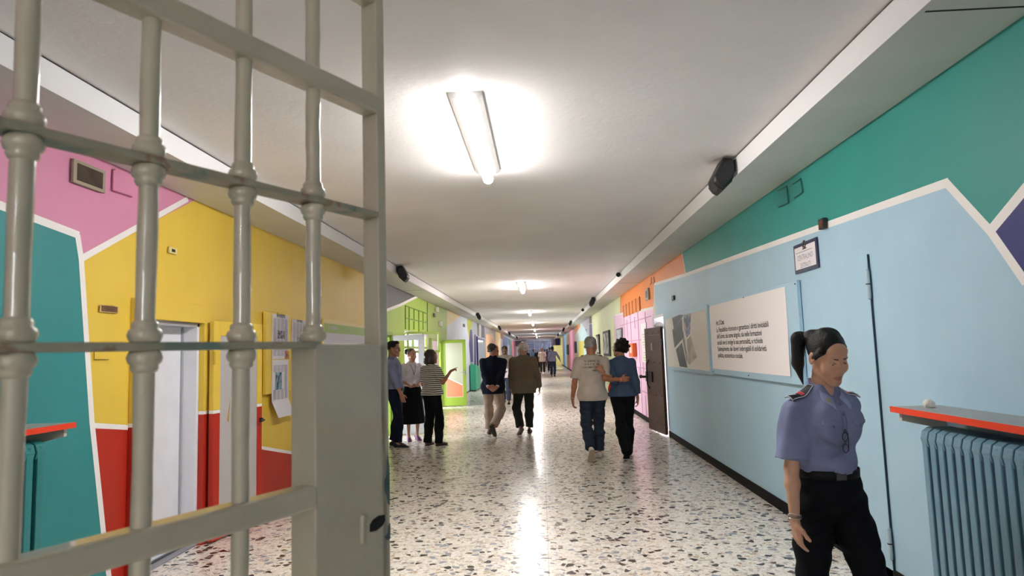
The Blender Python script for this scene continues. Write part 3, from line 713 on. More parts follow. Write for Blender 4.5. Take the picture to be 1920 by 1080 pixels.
# orange vent grille above the pink cupboards
yv0 = wr(1200, 560)[0]; yv1 = wr(1170, 580)[0]; zv1 = wr(1200, 556)[1]; zv0 = wr(1200, 583)[1]
t, bi_ = wall_panel('wall_grille', 'R', [(yv0, zv0), (yv1, zv1)], .001, .012, paint('d97a1c'), 'orange louvred grille on the orange wall above the pink panels', 'grille')
for k in range(6):
    m = MB(); y = yv0+(yv1-yv0)*k/5-(yv0+yv1)/2; m.box((-.022, y-.03, -(zv1-zv0)/2), (-.012, y+.03, (zv1-zv0)/2), paint('a85f14')); m.build('louvre', t)
# vertical and horizontal joints of the pink panelling
m = MB(); pj = paint('cf9abd')
for xp, (ya_, yb2) in ((1170, (588, 655)), (1182, (587, 700)), (1190, (594, 616)), (1196, (584, 780)), (1203, (612, 700)), (1210, (585, 700)), (1176, (600, 660)), (1211, (742, 788)), (1199, (690, 718))):
    a = wr(xp, ya_); b = wr(xp, yb2); m.box((XR-.012, a[0]-.008, b[1]), (XR-.003, a[0]+.008, a[1]), pj)
for yy_ in (1.13, 1.75, 2.2, .62): m.box((XR-.011, 13.3, yy_-.01), (XR-.003, 18.5, yy_+.01), pj)
tag(m.build('trim_6'), kind='structure')
# papers, pictures and boxes on the far right wall
def simple(name, p0, p1, th, m_, label, cat, m2=None, side='R', group=None, inset=.1):
    return plate(name, side, p0, p1, th, m_, label, cat, (inset, inset, m2) if m2 else None, group)
t, bi_ = simple('notice_sheet', (1203, 607), (1216.5, 680), .012, mat('paper_bright', '#f2eef2', rough=.6), 'tall white notice sheet with yellow lines on the pink wall, by the dark door', 'notice')
y0, y1, z0, z1, X, s = bi_; m = MB(); o_ = np.array(t.location)
for k in range(12):
    z = z1-.25-k*.055; 
    if k == 6: continue
    m.box((X-o_[0], y0+.1-o_[1], z-o_[2]), (X+s*.002-o_[0], y1-.1*(1+(k % 3))-o_[1], z+.018-o_[2]), mat('yellow_ink', '#cfd07a'))
m.build('print', t)
simple('fire_call_box', (1186, 644), (1195, 669), .09, mat('orange_box', '#e2661c', rough=.45), 'orange box on the pink wall beside the curly-haired woman', 'box', mat('orange_label', '#f0d8c8'), inset=.28)
simple('framed_picture', (1158.5, 617), (1169, 640), .04, mat('frame_grey', '#6d6470'), 'small framed picture on the pink wall above the curly-haired woman', 'picture', pattern('pic_a', '#a9b6c0', '#d9dde0', 6))
simple('framed_picture', (1133, 622), (1146.5, 668), .05, mat('frame_dark', '#3a3836'), 'tall framed picture on the cream wall, between the couple', 'picture', pattern('pic_b', '#4d504c', '#d9d8ce', 5))
simple('framed_picture', (1120, 628), (1126.5, 664), .05, mat('frame_dark'), 'tall framed picture on the cream wall, right behind the grey-haired man', 'picture', pattern('pic_c', '#5c5c58', '#ece8e4', 5))
simple('framed_picture', (1078.5, 641), (1082, 662), .08, mat('frame_dark'), 'dark framed picture on the far pink wall', 'picture')
simple('framed_picture', (1063.5, 647), (1067, 665), .08, mat('frame_dark'), 'dark framed picture on the far yellow wall', 'picture')
# ------------------------------------------------------------------ boards on the left wall
yel = paint(YEL)
a = wl(499, 580, .05); b = wl(576, 742, .05); c_ = wl(499, 740, .05); e_ = wl(576, 592, .05)
nb, ni = wall_panel('notice_board', 'L', [(a[0], a[1]-.02), (b[0], c_[1])], .015, .035, yel, 'yellow board covered with newspaper pages, between gate bars', 'notice board')
y0, y1, z0, z1, X, s = ni
newsp = mat('newsprint', '#dbd6da', rough=.85)
def newspaper(parent, X, s, y0, y1, z0, z1, head, photos, hang=False):
    o = np.array(parent.location); m = MB(); n = 14; vs = []; fs = []
    for i in range(n+1):
        v = i/n; z = z1+(z0-z1)*v
        for j, y in enumerate((y0, (y0+y1)/2, y1)):
            bend = .004+.002*math.sin(v*9+j) + (.05*max(0, v-.72)/.28 if hang else 0)
            vs.append((X+s*bend-o[0], y+(.06*max(0, v-.72)/.28 if hang else 0)-o[1], z-o[2]))
    for i in range(n):
        for j in range(2): q = i*3+j; fs.append((q, q+1, q+4, q+3))
    m.add(vs, fs, newsp, True); sh_ = m.build('newspaper_page', parent, fix=False)
    m = MB(); w = y1-y0; h = z1-z0; xs = X+s*.0085-o[0]; g = mat('newsprint_grey', '#a3a0a8', rough=.8)
    lo = z0 + (.30*h if hang else 0.03)
    z = z1-.10*h
    cols = 4
    while z > lo:
        for cidx in range(cols):
            ya = y0+w*(.06+cidx*.225); yb3 = ya+w*.19*random.choice((1, 1, .8))
            if any(p[0]*w+y0 < yb3 and p[1]*w+y0 > ya and z1-p[3]*h < z < z1-p[2]*h for p in photos): continue
            m.add([(xs, ya-o[1], z-o[2]), (xs, yb3-o[1], z-o[2]), (xs, yb3-o[1], z+.004-o[2]), (xs, ya-o[1], z+.004-o[2])], [(0, 1, 2, 3)], g)
        z -= .009
    for k, p in enumerate(photos):
        m.add([(xs, y0+w*p[0]-o[1], z1-h*p[3]-o[2]), (xs, y0+w*p[1]-o[1], z1-h*p[3]-o[2]), (xs, y0+w*p[1]-o[1], z1-h*p[2]-o[2]), (xs, y0+w*p[0]-o[1], z1-h*p[2]-o[2])], [(0, 1, 2, 3)], pattern('news_photo_%s' % p[4], *{'bw': ('#1e1e22', '#9a989c', 25), 'bl': ('#1d3440', '#7fa6b4', 14), 'or': ('#4a2c1c', '#d08040', 20)}[p[4]]))
    m.build('print', sh_, fix=False)
    if head: on_wall_text(parent, head[0], X, s, y0+w*.5, z1-.065*h, head[1], mat('head_ink', '#1b2440'), sx=.8, align='CENTER', dx=.009, name='headline', bold=.001)
W2 = y1-y0; H2 = z1-z0
newspaper(nb, X, s, y0+.12*W2, y0+.50*W2, z0+.42*H2, z1-.02, ('Avvenire', .085), [(.05, 1, .0, .12, 'bw') if False else (.3, .72, .36, .54, 'bw'), (.75, 1, .82, 1.0, 'or')])
newspaper(nb, X, s, y0+.12*W2, y0+.50*W2, z0-.30*H2, z0+.41*H2, None, [(.2, .55, .22, .52, 'bl')], hang=True)
newspaper(nb, X, s, y0+.58*W2, y0+.97*W2, z0+.44*H2, z1-.05, ('L\'EDITORIALE', .04), [(.3, .75, .48, .80, 'bw')])
newspaper(nb, X, s, y0+.58*W2, y0+.97*W2, z0+.14*H2, z0+.43*H2, None, [(.15, .45, .12, .6, 'bw')])
# white and green poster board, then plates
a = wl(607, 597, .04); b = wl(700, 612, .04); c_ = wl(607, 760, .04)
t, ni = wall_panel('poster_board', 'L', [(a[0], a[1]), (b[0], c_[1]+.3)], .01, .025, paint('e8cf78'), 'white poster with a green header, on the yellow wall left of the gate stile', 'poster')
y0, y1, z0, z1, X, s = ni; o_ = np.array(t.location)
m = MB(); m.box((X-o_[0], y0+.03-o_[1], z0+.05-o_[2]), (X+.002-o_[0], y1-.03-o_[1], z1-.06-o_[2]), mat('poster_white', '#d9d6dc')); m.build('sheet', t)
m = MB(); m.box((X+.001-o_[0], y0+.03-o_[1], z1-.19-o_[2]), (X+.003-o_[0], y1-.03-o_[1], z1-.06-o_[2]), paint('8fae3a')); m.build('header', t)
on_wall_text(t, 'In cammino', X, s, y0+.2, z1-.14, .09, mat('poster_white'), dx=.005)
m = MB()
for k in range(14):
    for cc in range(3):
        m.box((X+.002-o_[0], y0+.12+cc*.62-o_[1], z1-.36-k*.04-o_[2]), (X+.0032-o_[0], y0+.12+cc*.62+.5*random.uniform(.6, 1)-o_[1], z1-.348-k*.04-o_[2]), mat('newsprint_grey', '#a3a0a8'))
m.build('print', t)
# ------------------------------------------------------------------ door 1: white door in the yellow and red wall
y0, y1, _, zt = DL1
red_p, wht = paint(RED), mat('door_white', '#e4e4ea', rough=.5, bump=.05, bscale=20, var=.03, vscale=5)
grey_p = mat('panel_grey', '#b5b0ad', rough=.5, var=.03)
linep = paint('efeae6')
d1 = empty('door_1', (XL, (y0+y1)/2, 0), kind='structure'); yc = (y0+y1)/2
zr_ = wl(240, 802)[1]
def twotone(mb, x0, x1, a, b, z0, z1, zs, sl=0.0):
    """box painted red below the white line and yellow above it"""
    mb.box((x0, a, z0), (x1, b, min(z1, zs)), red_p)
    if z1 > zs:
        mb.box((x0, a, zs), (x1, b, zs+.03), linep); mb.box((x0, a, zs+.03), (x1, b, z1), yel)
m = MB(); ca = wl(242, 700)[0]-yc; cb = wl(388, 700)[0]-yc+.03
twotone(m, 0, .05, ca, y0-yc+.0, 0, 2.06, zr_); twotone(m, 0, .05, y1-yc, cb, 0, 2.06, zr_)
m.box((0, y0-yc, zt), (.05, y1-yc, 2.06), yel); m.build('casing', d1, bevel=.004)
m = MB()
for a, b in ((y0-yc, y0-yc+.035), (y1-yc-.035, y1-yc)): m.box((-.19, a, 0), (-.0, b, zt), wht)
m.box((-.19, y0-yc, zt-.035), (0, y1-yc, zt), mat('frame_greyish', '#a9abb2', rough=.4))
m.box((-.16, y1-yc-.05, 0), (-.12, y1-yc, zt), mat('frame_greyish')); m.build('door_frame', d1, bevel=.003)
m = MB(); m.box((-.19, y0-yc+.03, .02), (-.14, y1-yc-.03, zt-.03), wht); m.build('door_leaf', d1, bevel=.003)
m = MB(); m.box((-.22, y0-yc, 0), (.0, y1-yc, .012), mat('threshold', '#8f9098', rough=.4)); m.box((-.1, y0-yc, .012), (-.07, y1-yc, .02), mat('threshold_dark', '#4a4a50')); m.build('threshold', d1)
# grey panelled second leaf, folded back against the wall
hy = wl(388, 700, .06)[0]
lf = empty('open_door', (XL+.075, hy+.01, 0), math.radians(90-7), 'yellow and red door leaf with a grey panel, folded back against the yellow wall', 'door')
Lw = .80; m = MB()
for a, b, z0, z1 in ((0, .10, .015, 1.93), (Lw-.08, Lw, .015, 1.93), (.10, Lw-.08, .015, .22), (.10, Lw-.08, 1.80, 1.93)):
    zs = zr_+.0
    if z0 < zs: m.box((a, -.045, z0), (b, 0, min(z1, zs)), red_p)
    if z1 > zs: m.box((a, -.045, max(zs+.03, z0)), (b, 0, z1), yel)
    if z0 < zs < z1: m.box((a, -.045, zs), (b, 0, zs+.03), linep)
m.build('frame', lf, bevel=.004)
m = MB(); m.box((.10, -.035, .22), (Lw-.08, -.01, 1.80), grey_p); m.build('panel', lf)
m = MB(); m.box((Lw-.05, -.07, .96), (Lw-.02, -.045, 1.0), spk); m.tube([(Lw-.035, -.07, .98), (Lw-.035, -.09, .98), (Lw-.12, -.095, .98)], .009, spk, 8); m.build('handle', lf)
m = MB(); m.add([(.22, -.0355, 1.03), (.25, -.0355, 1.01), (.27, -.0355, 1.22), (.265, -.0355, 1.22)], [(0, 1, 2, 3)], mat('masking_tape', '#b08a52', rough=.7)); m.build('tape', lf)
for z in (.4, 1.6): m = MB(); m.tube([(0, -.05, z-.06), (0, -.05, z+.06)], .012, red_p if z < 1 else mat('hinge_yellow', '#c8a82c', rough=.4), 8); m.build('hinge', lf)
# ------------------------------------------------------------------ green glazed leaf standing out into the corridor
gr = paint('89a636'); wf = mat('white_frame', '#dcdbe2', rough=.45)
glass = mat('glass_pane', '#ffffff', rough=.02)
gb = glass.node_tree.nodes['Principled BSDF']; gb.inputs['Transmission Weight'].default_value = 1.0; gb.inputs['IOR'].default_value = 1.45
def frame_leaf(name, hinge, ang, Wd, Hh, fr, fm, label, cat, bottom=None, z0=.02, glaze=None, kind=None, bars=None):
    t = empty(name, (hinge[0], hinge[1], 0), ang, label, cat, kind=kind); m = MB()
    for a, b, c1, c2 in ((0, fr, z0, Hh), (Wd-fr, Wd, z0, Hh), (fr, Wd-fr, z0, z0+(bottom or fr)), (fr, Wd-fr, Hh-fr, Hh)): m.box((a, -.02, c1), (b, .02, c2), fm)
    m.build('frame', t, bevel=.003)
    if glaze: m = MB(); m.box((fr, -.003, z0+(bottom or fr)), (Wd-fr, .003, Hh-fr), glaze); m.build('pane', t)
    return t
DA = math.radians
frame_leaf('glazed_door', (XL+.03, 13.25, 0), DA(2), .64, 1.98, .11, wf, 'white-framed glass door leaf standing open behind the lanyard woman', 'door', bottom=.75, glaze=glass)
# green jambs of the doorway next to it
def surround(name, a, b, zt, w=.07, m_=None, X=XL, s=1, dep=.04):
    m = MB(); m_ = m_ or gr
    m.box((X, a-w, 0), (X+s*dep, a, zt+w), m_); m.box((X, b, 0), (X+s*dep, b+w, zt+w), m_); m.box((X, a, zt), (X+s*dep, b, zt+w), m_)
    m.box((X-s*.2, a, 0), (X, a+.04, zt), m_); m.box((X-s*.2, b-.04, 0), (X, b, zt), m_); m.box((X-s*.2, a, zt-.04), (X, b, zt), m_)
    return tag(m.build(name, bevel=.003), kind='structure')
surround('trim_7', DL2[0], DL2[1], DL2[3]); surround('trim_8', DL3[0], DL3[1], DL3[3])
# glazed screen of the big opening
y0, y1, z0, z1 = WL1
t = empty('window_4', (XL-.06, (y0+y1)/2, 0), kind='structure'); m = MB(); n = 5
for k in range(n+1):
    y = y0+(y1-y0)*k/n-(y0+y1)/2; m.box((-.025, y-.04, z0), (.025, y+.04, z1), gr if k in (0, 2, n) else wf)
for z in (z0, z0+.45, z0+.85, z1-.05): m.box((-.025, y0-(y0+y1)/2, z-.025), (.025, y1-(y0+y1)/2, z+.03), gr if z == z0+.85 else wf)
m.build('window_frame', t)
m = MB(); m.box((-.003, y0-(y0+y1)/2, z0), (.003, y1-(y0+y1)/2, z1), glass); m.build('pane', t)
# little top-hung sash tilted out into the corridor
sa_ = empty('open_sash', (XL+.02, y0+.15, 2.10), DA(90-38), 'small green window sash tilted out over the white-framed door', 'window sash')
m = MB(); Wd = 1.0
for a, b, c1, c2 in ((0, .05, -.48, 0), (Wd-.05, Wd, -.48, 0), (.05, Wd-.05, -.48, -.43), (.05, Wd-.05, -.05, 0), (Wd/2-.015, Wd/2+.015, -.43, -.05)): m.box((a, -.015, c1), (b, .015, c2), gr)
m.build('frame', sa_); m = MB(); m.box((.05, -.003, -.43), (Wd-.05, .003, -.05), glass); m.build('pane', sa_)
m = MB(); m.tube([wl_ for wl_ in [(XL+.01, y0-.9, 1.9), (XL+.04, y0+.1, 2.08)]], .012, paint('7d9a28'), 6); tag(m.build('trim_9'), kind='structure')
# pale closed panel with green frame, between window and doorway
a = wl(806, 630, .03); b = wl(821, 690, .03)
t, bi_ = wall_panel('wall_cabinet', 'L', [(a[0], 2.02), (b[0], .75)], .0, .07, gr, 'tall green-framed cabinet with a pale door, between the glazed opening and the green door', 'cabinet')
yy0, yy1, zz0, zz1, X, s = bi_; o_ = np.array(t.location); m = MB(); m.box((X-o_[0], yy0+.1-o_[1], zz0+.08-o_[2]), (X+.012-o_[0], yy1-.1-o_[1], zz1-.08-o_[2]), mat('cabinet_pale', '#e0cfd6', rough=.5)); m.build('door', t)
# ------------------------------------------------------------------ green door leaf with grey and coral panel
hx = (XL+.02, 20.0, 0)
gd_ = frame_leaf('green_door', hx, DA(4), .72, 2.0, .10, gr, 'open lime green door with a grey panel and a coral corner, seen beyond the pointing woman', 'door', bottom=.25)
m = MB(); m.box((.10, -.012, .27), (.62, .012, 1.90), mat('panel_greygreen', '#b3b7a2', rough=.5)); m.build('panel', gd_)
m = MB(); m.add([(.12, -.0135, .29), (.60, -.0135, .29), (.60, -.0135, .62), (.12, -.0135, .86)], [(0, 1, 2, 3)], paint('f08463'))
m.add([(.12, -.0135, .86), (.60, -.0135, .62), (.60, -.0135, .645), (.12, -.0135, .885)], [(0, 1, 2, 3)], linep); m.build('painted_corner', gd_, fix=False)
m = MB(); m.tube([(.66, -.02, 1.02), (.66, -.06, 1.02), (.57, -.065, 1.02)], .01, mat('chrome', '#c9c9c9', rough=.2, metal=1), 8); m.box((.64, -.03, .94), (.68, -.02, 1.06), mat('chrome')); m.build('handle', gd_)
# ------------------------------------------------------------------ dark riveted metal door on the right
irn = mat('iron_brown', '#4a3024', rough=.5, metal=.0, spec=.15, bump=.1, bscale=30, var=.12, vscale=6)
hinge = (XR-.025, DR1[0]+.0)
L_ = (2.065-hinge[0], 13.05-hinge[1])
ang = math.atan2(L_[1], L_[0])
md = empty('metal_door', (hinge[0], hinge[1], 0), ang, 'dark brown iron door with a heavy lock, standing open by the light blue wall', 'door')
Wd = 1.05; m = MB(); m.box((0, -.0, .03), (Wd, .05, 1.94), irn); m.build('door_leaf', md, bevel=.006)
m = MB(); m.box((.52, .05, 1.52), (.64, .056, 1.66), mat('iron_light', '#6a584e', rough=.5)); m.build('spy_plate', md)
lk = mat('lock_iron', '#1d1715', rough=.35, metal=.5)
m = MB(); m.box((.60, .05, .93), (Wd-.02, .075, 1.12), lk); m.tube([(Wd-.1, .06, 1.02), (Wd-.1, .14, 1.02), (Wd+.06, .15, 1.02)], .022, lk, 10)
m.tube([(Wd-.22, .06, .80), (Wd-.22, .10, .88), (Wd-.22, .10, 1.26), (Wd-.22, .06, 1.34)], .014, lk, 8); m.ball((Wd+.04, .15, 1.02), .035, lk, 8)
m.box((Wd, .01, .98), (Wd+.05, .035, 1.07), lk); m.build('lock', md)
for x in (.10, .45, .85):
    for z in (.2, .7, 1.3, 1.85): m = MB(); m.ball((x, .05, z), .012, irn, 5); m.build('rivet', md)
for z in (.35, 1.65): m = MB(); m.tube([(-.01, .03, z-.07), (-.01, .03, z+.07)], .018, lk, 10); m.build('hinge', md)
m = MB(); m.box((.05, .05, 1.80), (.8, .053, 1.806), mat('iron_light')); m.build('scratch', md)
surround('trim_10', DR1[0], DR1[1], DR1[3], w=.01, m_=mat('jamb_white', '#e6e2e6', rough=.5), X=XR, s=-1, dep=.004)
t = empty('metal_cover', (XR+.10, DR1[1]-.05, 1.93), 0, 'grey rounded metal cover above the iron door, in the white doorway', 'cover')
m = MB(); m.prism([(-.09, 0), (.09, 0), (.09, .07), (.06, .115), (0, .135), (-.06, .115), (-.09, .07)], 'y', -.05, .048, mat('grey_cover', '#8d8580', rough=.6)); m.build('shell', t, bevel=.01)
m = MB(); m.box((-.07, -.055, .02), (.07, -.05, .06), mat('grey_cover_slot', '#5d5650', rough=.6)); m.build('slot', t)
# ------------------------------------------------------------------ navy doorway with a white leaf, far left
m = MB(); nv = paint(NAVY); y0, y1, _, zt = DL4
m.box((XL, y0-.4, 0), (XL+.06, y0-.1, zt+.15), nv); m.box((XL, y1, 0), (XL+.06, y1+.25, zt+.1), paint('4a4a78'))
m.box((XL, y0-.1, zt), (XL+.06, y1, zt+.1), paint('6c6ea0')); tag(m.build('trim_11', bevel=.004), kind='structure')
wl_leaf = frame_leaf('white_door', (XL+.03, y0+.05, 0), DA(90-14), .95, 2.1, .10, mat('white_frame'), 'narrow white door leaf ajar in the navy doorway, left of the navy jacket man', 'door', bottom=.3)
m = MB(); m.box((.1, -.012, .3), (.85, .012, 2.0), mat('leaf_pale', '#c9d0ea', rough=.5)); m.build('panel', wl_leaf)
m = MB(); m.tube([(.9, -.02, 1.05), (.9, -.07, 1.05), (.8, -.07, 1.05)], .012, spk, 8); m.build('handle', wl_leaf)
# green low cupboard in front of it
a = on_floor(884, 731)
t = empty('cupboard', (XL+.16, 28.6, 0), 0, 'green low cupboard against the wall before the navy doorway', 'cupboard')
m = MB(); m.prism([(-1.0, .05), (1.2, .05), (1.2, .80), (.4, 1.02), (-1.0, 1.1)], 'x', -.12, .12, paint('3fae8c')); m.build('body', t, bevel=.01)
m = MB(); m.box((-.1, -1.0, 0), (.1, 1.2, .05), spk); m.build('plinth', t)
# yellow door leaf at the far right
yl = frame_leaf('yellow_door', (XR-.02, 72.5, 0), DA(180), .85, 2.15, .12, paint('ece8a8'), 'pale yellow door standing open near the far end, right of the walking man', 'door', bottom=.3)
m = MB(); m.box((.12, -.012, .3), (.73, .012, 2.03), paint('f0ecb8')); m.build('panel', yl)
# orange hanging door leaves along the far right wall
# ------------------------------------------------------------------ end of the corridor
m = MB(); em = paint('c9c6cc'); navy2 = paint('1f2a6a')
gx0, gx1 = -1.75, 1.35
m.box((XL-.3, YE, 0), (gx0, YE+.15, ZC+.1), em); m.box((gx1, YE, 0), (XR+.3, YE+.15, ZC+.1), em); m.box((gx0, YE, 2.95), (gx1, YE+.15, ZC+.1), em)
m.box((XL-.3, YE+3, 0), (XR+.3, YE+3.1, ZC+.2), paint('343a52'))
m.box((XL-.3, YE, ZC), (XR+.3, YE+3, ZC+.1), em); m.box((XL-.3, YE, 0), (XL-.2, YE+3, ZC), em)
m.box((XL-.3, YE, -.02), (XR+.3, YE+3, -.001), em)
tag(m.build('wall_end', fix=True), kind='structure')
eg = empty('end_grille', (0, YE-.1, 0), 0, 'white barred grille closing the far end of the corridor', 'grille'); wbar = mat('bar_white', '#d8dce6', rough=.4)
m = MB()
for z in (.15, 1.0, 1.9, 2.65, 2.9): m.box((gx0, -.03, z-.03), (gx1, .03, z+.03), wbar)
for x in (gx0, -.85, .45, gx1): m.box((x-.04, -.04, .02), (x+.04, .04, 2.95), wbar)
m.build('frame', eg)
n = 20
for k in range(1, n):
    x = gx0+(gx1-gx0)*k/n; m = MB(); m.tube([(x, 0, .12), (x, 0, 2.92)], .03, wbar, 6); m.build('bar', eg)
m = MB()
for k in range(14): m.box((XL+.5+k*.36, YE+2.9, 1.2), (XL+.68+k*.36, YE+3.0, 2.9), mat('window_dark', '#222a40', rough=.2))
tag(m.build('window_5'), kind='structure')
t = empty('wall_panel', (1.95, YE-9, 2.05), 0, 'navy panel hanging high at the far right end of the corridor', 'panel'); m = MB(); m.box((-.27, 0, 0), (.26, .06, .92), navy2); m.build('board', t)
t = empty('wall_panel', (-2.55, YE-12, 2.2), 0, 'dark panel hanging high at the far left end of the corridor', 'panel'); m = MB(); m.box((-.3, 0, 0), (.35, .06, .6), paint('343a52')); m.build('board', t)
# ------------------------------------------------------------------ organic surfaces: distance fields meshed by surface nets
V3 = lambda *a: np.array(a, float)
def unit(v): v = np.array(v, float); return v/(np.linalg.norm(v)+1e-12)
def sU(k, *fs):
    def f(P):
        d = fs[0](P)
        for g in fs[1:]:
            e = g(P); h = np.clip(.5+.5*(e-d)/k, 0, 1); d = e*(1-h)+d*h-k*h*(1-h)
        return d
    return f
def sSub(k, f, g):
    def r(P):
        d = f(P); e = -g(P); h = np.clip(.5-.5*(d-e)/k, 0, 1); return d*(1-h)+e*h+k*h*(1-h)
    return r
def cut(f, p, n):
    p = V3(*p); n = unit(n)
    return lambda P: np.maximum(f(P), (P-p)@n)
def rc(a, b, ra, rb, flat=None):
    """tapered capsule; flat = (direction, factor) squashes it along that direction"""
    a = V3(*a); b = V3(*b); ab = b-a; L2 = ab@ab+1e-12
    def f(P):
        q = P-a
        if flat is not None:
            n = unit(flat[0]); n = unit(n-ab*(n@ab)/L2) if L2 > 1e-8 else n
            q = q + np.outer(q@n, n)*(flat[1]-1)
        t = np.clip(q@ab/L2, 0, 1)
        return np.sqrt(np.maximum(((q-np.outer(t, ab))**2).sum(1), 1e-14)) - (ra+(rb-ra)*t)
    return f
def ell(c, r, R=None):
    c = V3(*c); r = V3(*r)
    def f(P):
        q = P-c
        if R is not None: q = q@R
        k0 = np.sqrt(((q/r)**2).sum(1))+1e-9; k1 = np.sqrt(((q/r**2)**2).sum(1))+1e-9
        return k0*(k0-1)/k1
    return f
def folds(f, amp, fr=(18, 18, 9), seed=0, p=None):
    rs = np.random.RandomState(seed); ph = rs.rand(6)*6.28; dv = rs.randn(5, 3)*np.array(fr)
    def g(P):
        n = np.zeros(len(P))
        for i in range(5): n += np.sin(P@dv[i]+ph[i]+1.3*np.sin(P@dv[(i+2) % 5]*.6+ph[i]))
        return f(P)+amp*n/2.5
    return g
def mesh_sdf(name, f, lo, hi, h, mats, parent, pick=None, B=10, maxl=1.4):
    lo = V3(*lo); hi = V3(*hi); nb = np.ceil((hi-lo)/(h*B)).astype(int)
    I = np.stack(np.meshgrid(*[np.arange(n) for n in nb], indexing='ij'), -1).reshape(-1, 3)
    ctr = lo+(I+.5)*B*h
    act = I[np.abs(f(ctr)) < B*h*.9*maxl+.012]
    g = np.stack(np.meshgrid(*[np.arange(B+1)]*3, indexing='ij'), -1).reshape(-1, 3)
    cells = []; vals = []
    cg = np.stack(np.meshgrid(*[np.arange(B)]*3, indexing='ij'), -1).reshape(-1, 3)
    corner = np.array([(0,0,0),(1,0,0),(0,1,0),(1,1,0),(0,0,1),(1,0,1),(0,1,1),(1,1,1)])
    ci = ((cg[:, None, :]+corner[None])*np.array([(B+1)**2, B+1, 1])).sum(-1)
    for s in range(0, len(act), 400):
        A = act[s:s+400]; G = (A[:, None, :]*B+g[None]).reshape(-1, 3)
        d = f(lo+G*h).reshape(len(A), -1); v = d[:, ci].reshape(-1, 8)
        C = (A[:, None, :]*B+cg[None]).reshape(-1, 3); m = (v.min(1) < 0) & (v.max(1) >= 0)
        cells.append(C[m]); vals.append(v[m])
    if not cells: return None
    C = np.concatenate(cells); v = np.concatenate(vals)
    if len(C) == 0: return None
    acc = np.zeros((len(C), 3)); cnt = np.zeros(len(C))
    for a, b in ((0,1),(2,3),(4,5),(6,7),(0,2),(1,3),(4,6),(5,7),(0,4),(1,5),(2,6),(3,7)):
        x = (v[:, a] < 0) != (v[:, b] < 0); t = np.where(x, v[:, a]/(v[:, a]-v[:, b]+1e-20), 0)
        acc += np.where(x[:, None], corner[a]+(corner[b]-corner[a])*t[:, None], 0); cnt += x
    co = lo+(C+acc/cnt[:, None])*h
    M = nb*B+3; key = ((C[:, 0]+1)*M[1]+C[:, 1]+1)*M[2]+C[:, 2]+1; o = np.argsort(key); ks = key[o]
    def look(D):
        k = ((D[:, 0]+1)*M[1]+D[:, 1]+1)*M[2]+D[:, 2]+1; i = np.clip(np.searchsorted(ks, k), 0, len(ks)-1)
        return np.where(ks[i] == k, o[i], -1)
    quads = []
    E_ = np.eye(3, dtype=int)
    for ax, cn in ((0, 1), (1, 2), (2, 4)):
        u, w = E_[(ax+1) % 3], E_[(ax+2) % 3]
        m = (v[:, 0] < 0) != (v[:, cn] < 0); X = C[m]; s = v[m, 0] < 0
        q = np.stack([look(X), look(X-u), look(X-u-w), look(X-w)], 1)
        q[~s] = q[~s][:, ::-1]; quads.append(q[(q >= 0).all(1)][:, ::-1])
    Q = np.concatenate(quads)
    me = bpy.data.meshes.new(name); me.vertices.add(len(co)); me.vertices.foreach_set('co', co.ravel())
    me.loops.add(len(Q)*4); me.loops.foreach_set('vertex_index', Q.ravel().astype(np.int32))
    me.polygons.add(len(Q)); me.polygons.foreach_set('loop_start', np.arange(0, len(Q)*4, 4, dtype=np.int32))
    me.polygons.foreach_set('use_smooth', np.ones(len(Q), bool))
    for m in (mats if isinstance(mats, (list, tuple)) else [mats]): me.materials.append(m)
    if pick is not None:
        me.polygons.foreach_set('material_index', pick(co[Q].mean(1)).astype(np.int32))
    me.update(calc_edges=True); me.validate()
    n_ = np.zeros(len(co)*3)
    ob = bpy.data.objects.new(name, me); COL.objects.link(ob)
    if parent is not None: ob.parent = parent
    return ob
def rotm(yaw=0, pitch=0, roll=0):
    """columns: right, forward, up of a body part; yaw left positive, pitch up positive (degrees)"""
    y, p, r = map(math.radians, (yaw, pitch, roll))
    Rz = np.array([[math.cos(y), -math.sin(y), 0], [math.sin(y), math.cos(y), 0], [0, 0, 1]])
    Rx = np.array([[1, 0, 0], [0, math.cos(p), -math.sin(p)], [0, math.sin(p), math.cos(p)]])
    Ry = np.array([[math.cos(r), 0, math.sin(r)], [0, 1, 0], [-math.sin(r), 0, math.cos(r)]])
    return Rz@Rx@Ry
def ik(a, b, l1, l2, pole):
    a = V3(*a); b = V3(*b); d = b-a; L = np.linalg.norm(d); mx = (l1+l2)*.998
    if L > mx: b = a+d*(mx/L); d = b-a; L = mx
    u = d/L; x = (l1*l1-l2*l2+L*L)/(2*L); hgt = math.sqrt(max(l1*l1-x*x, 0))
    pole = V3(*pole); n = unit(pole-u*(pole@u)); return a+u*x+n*hgt, b
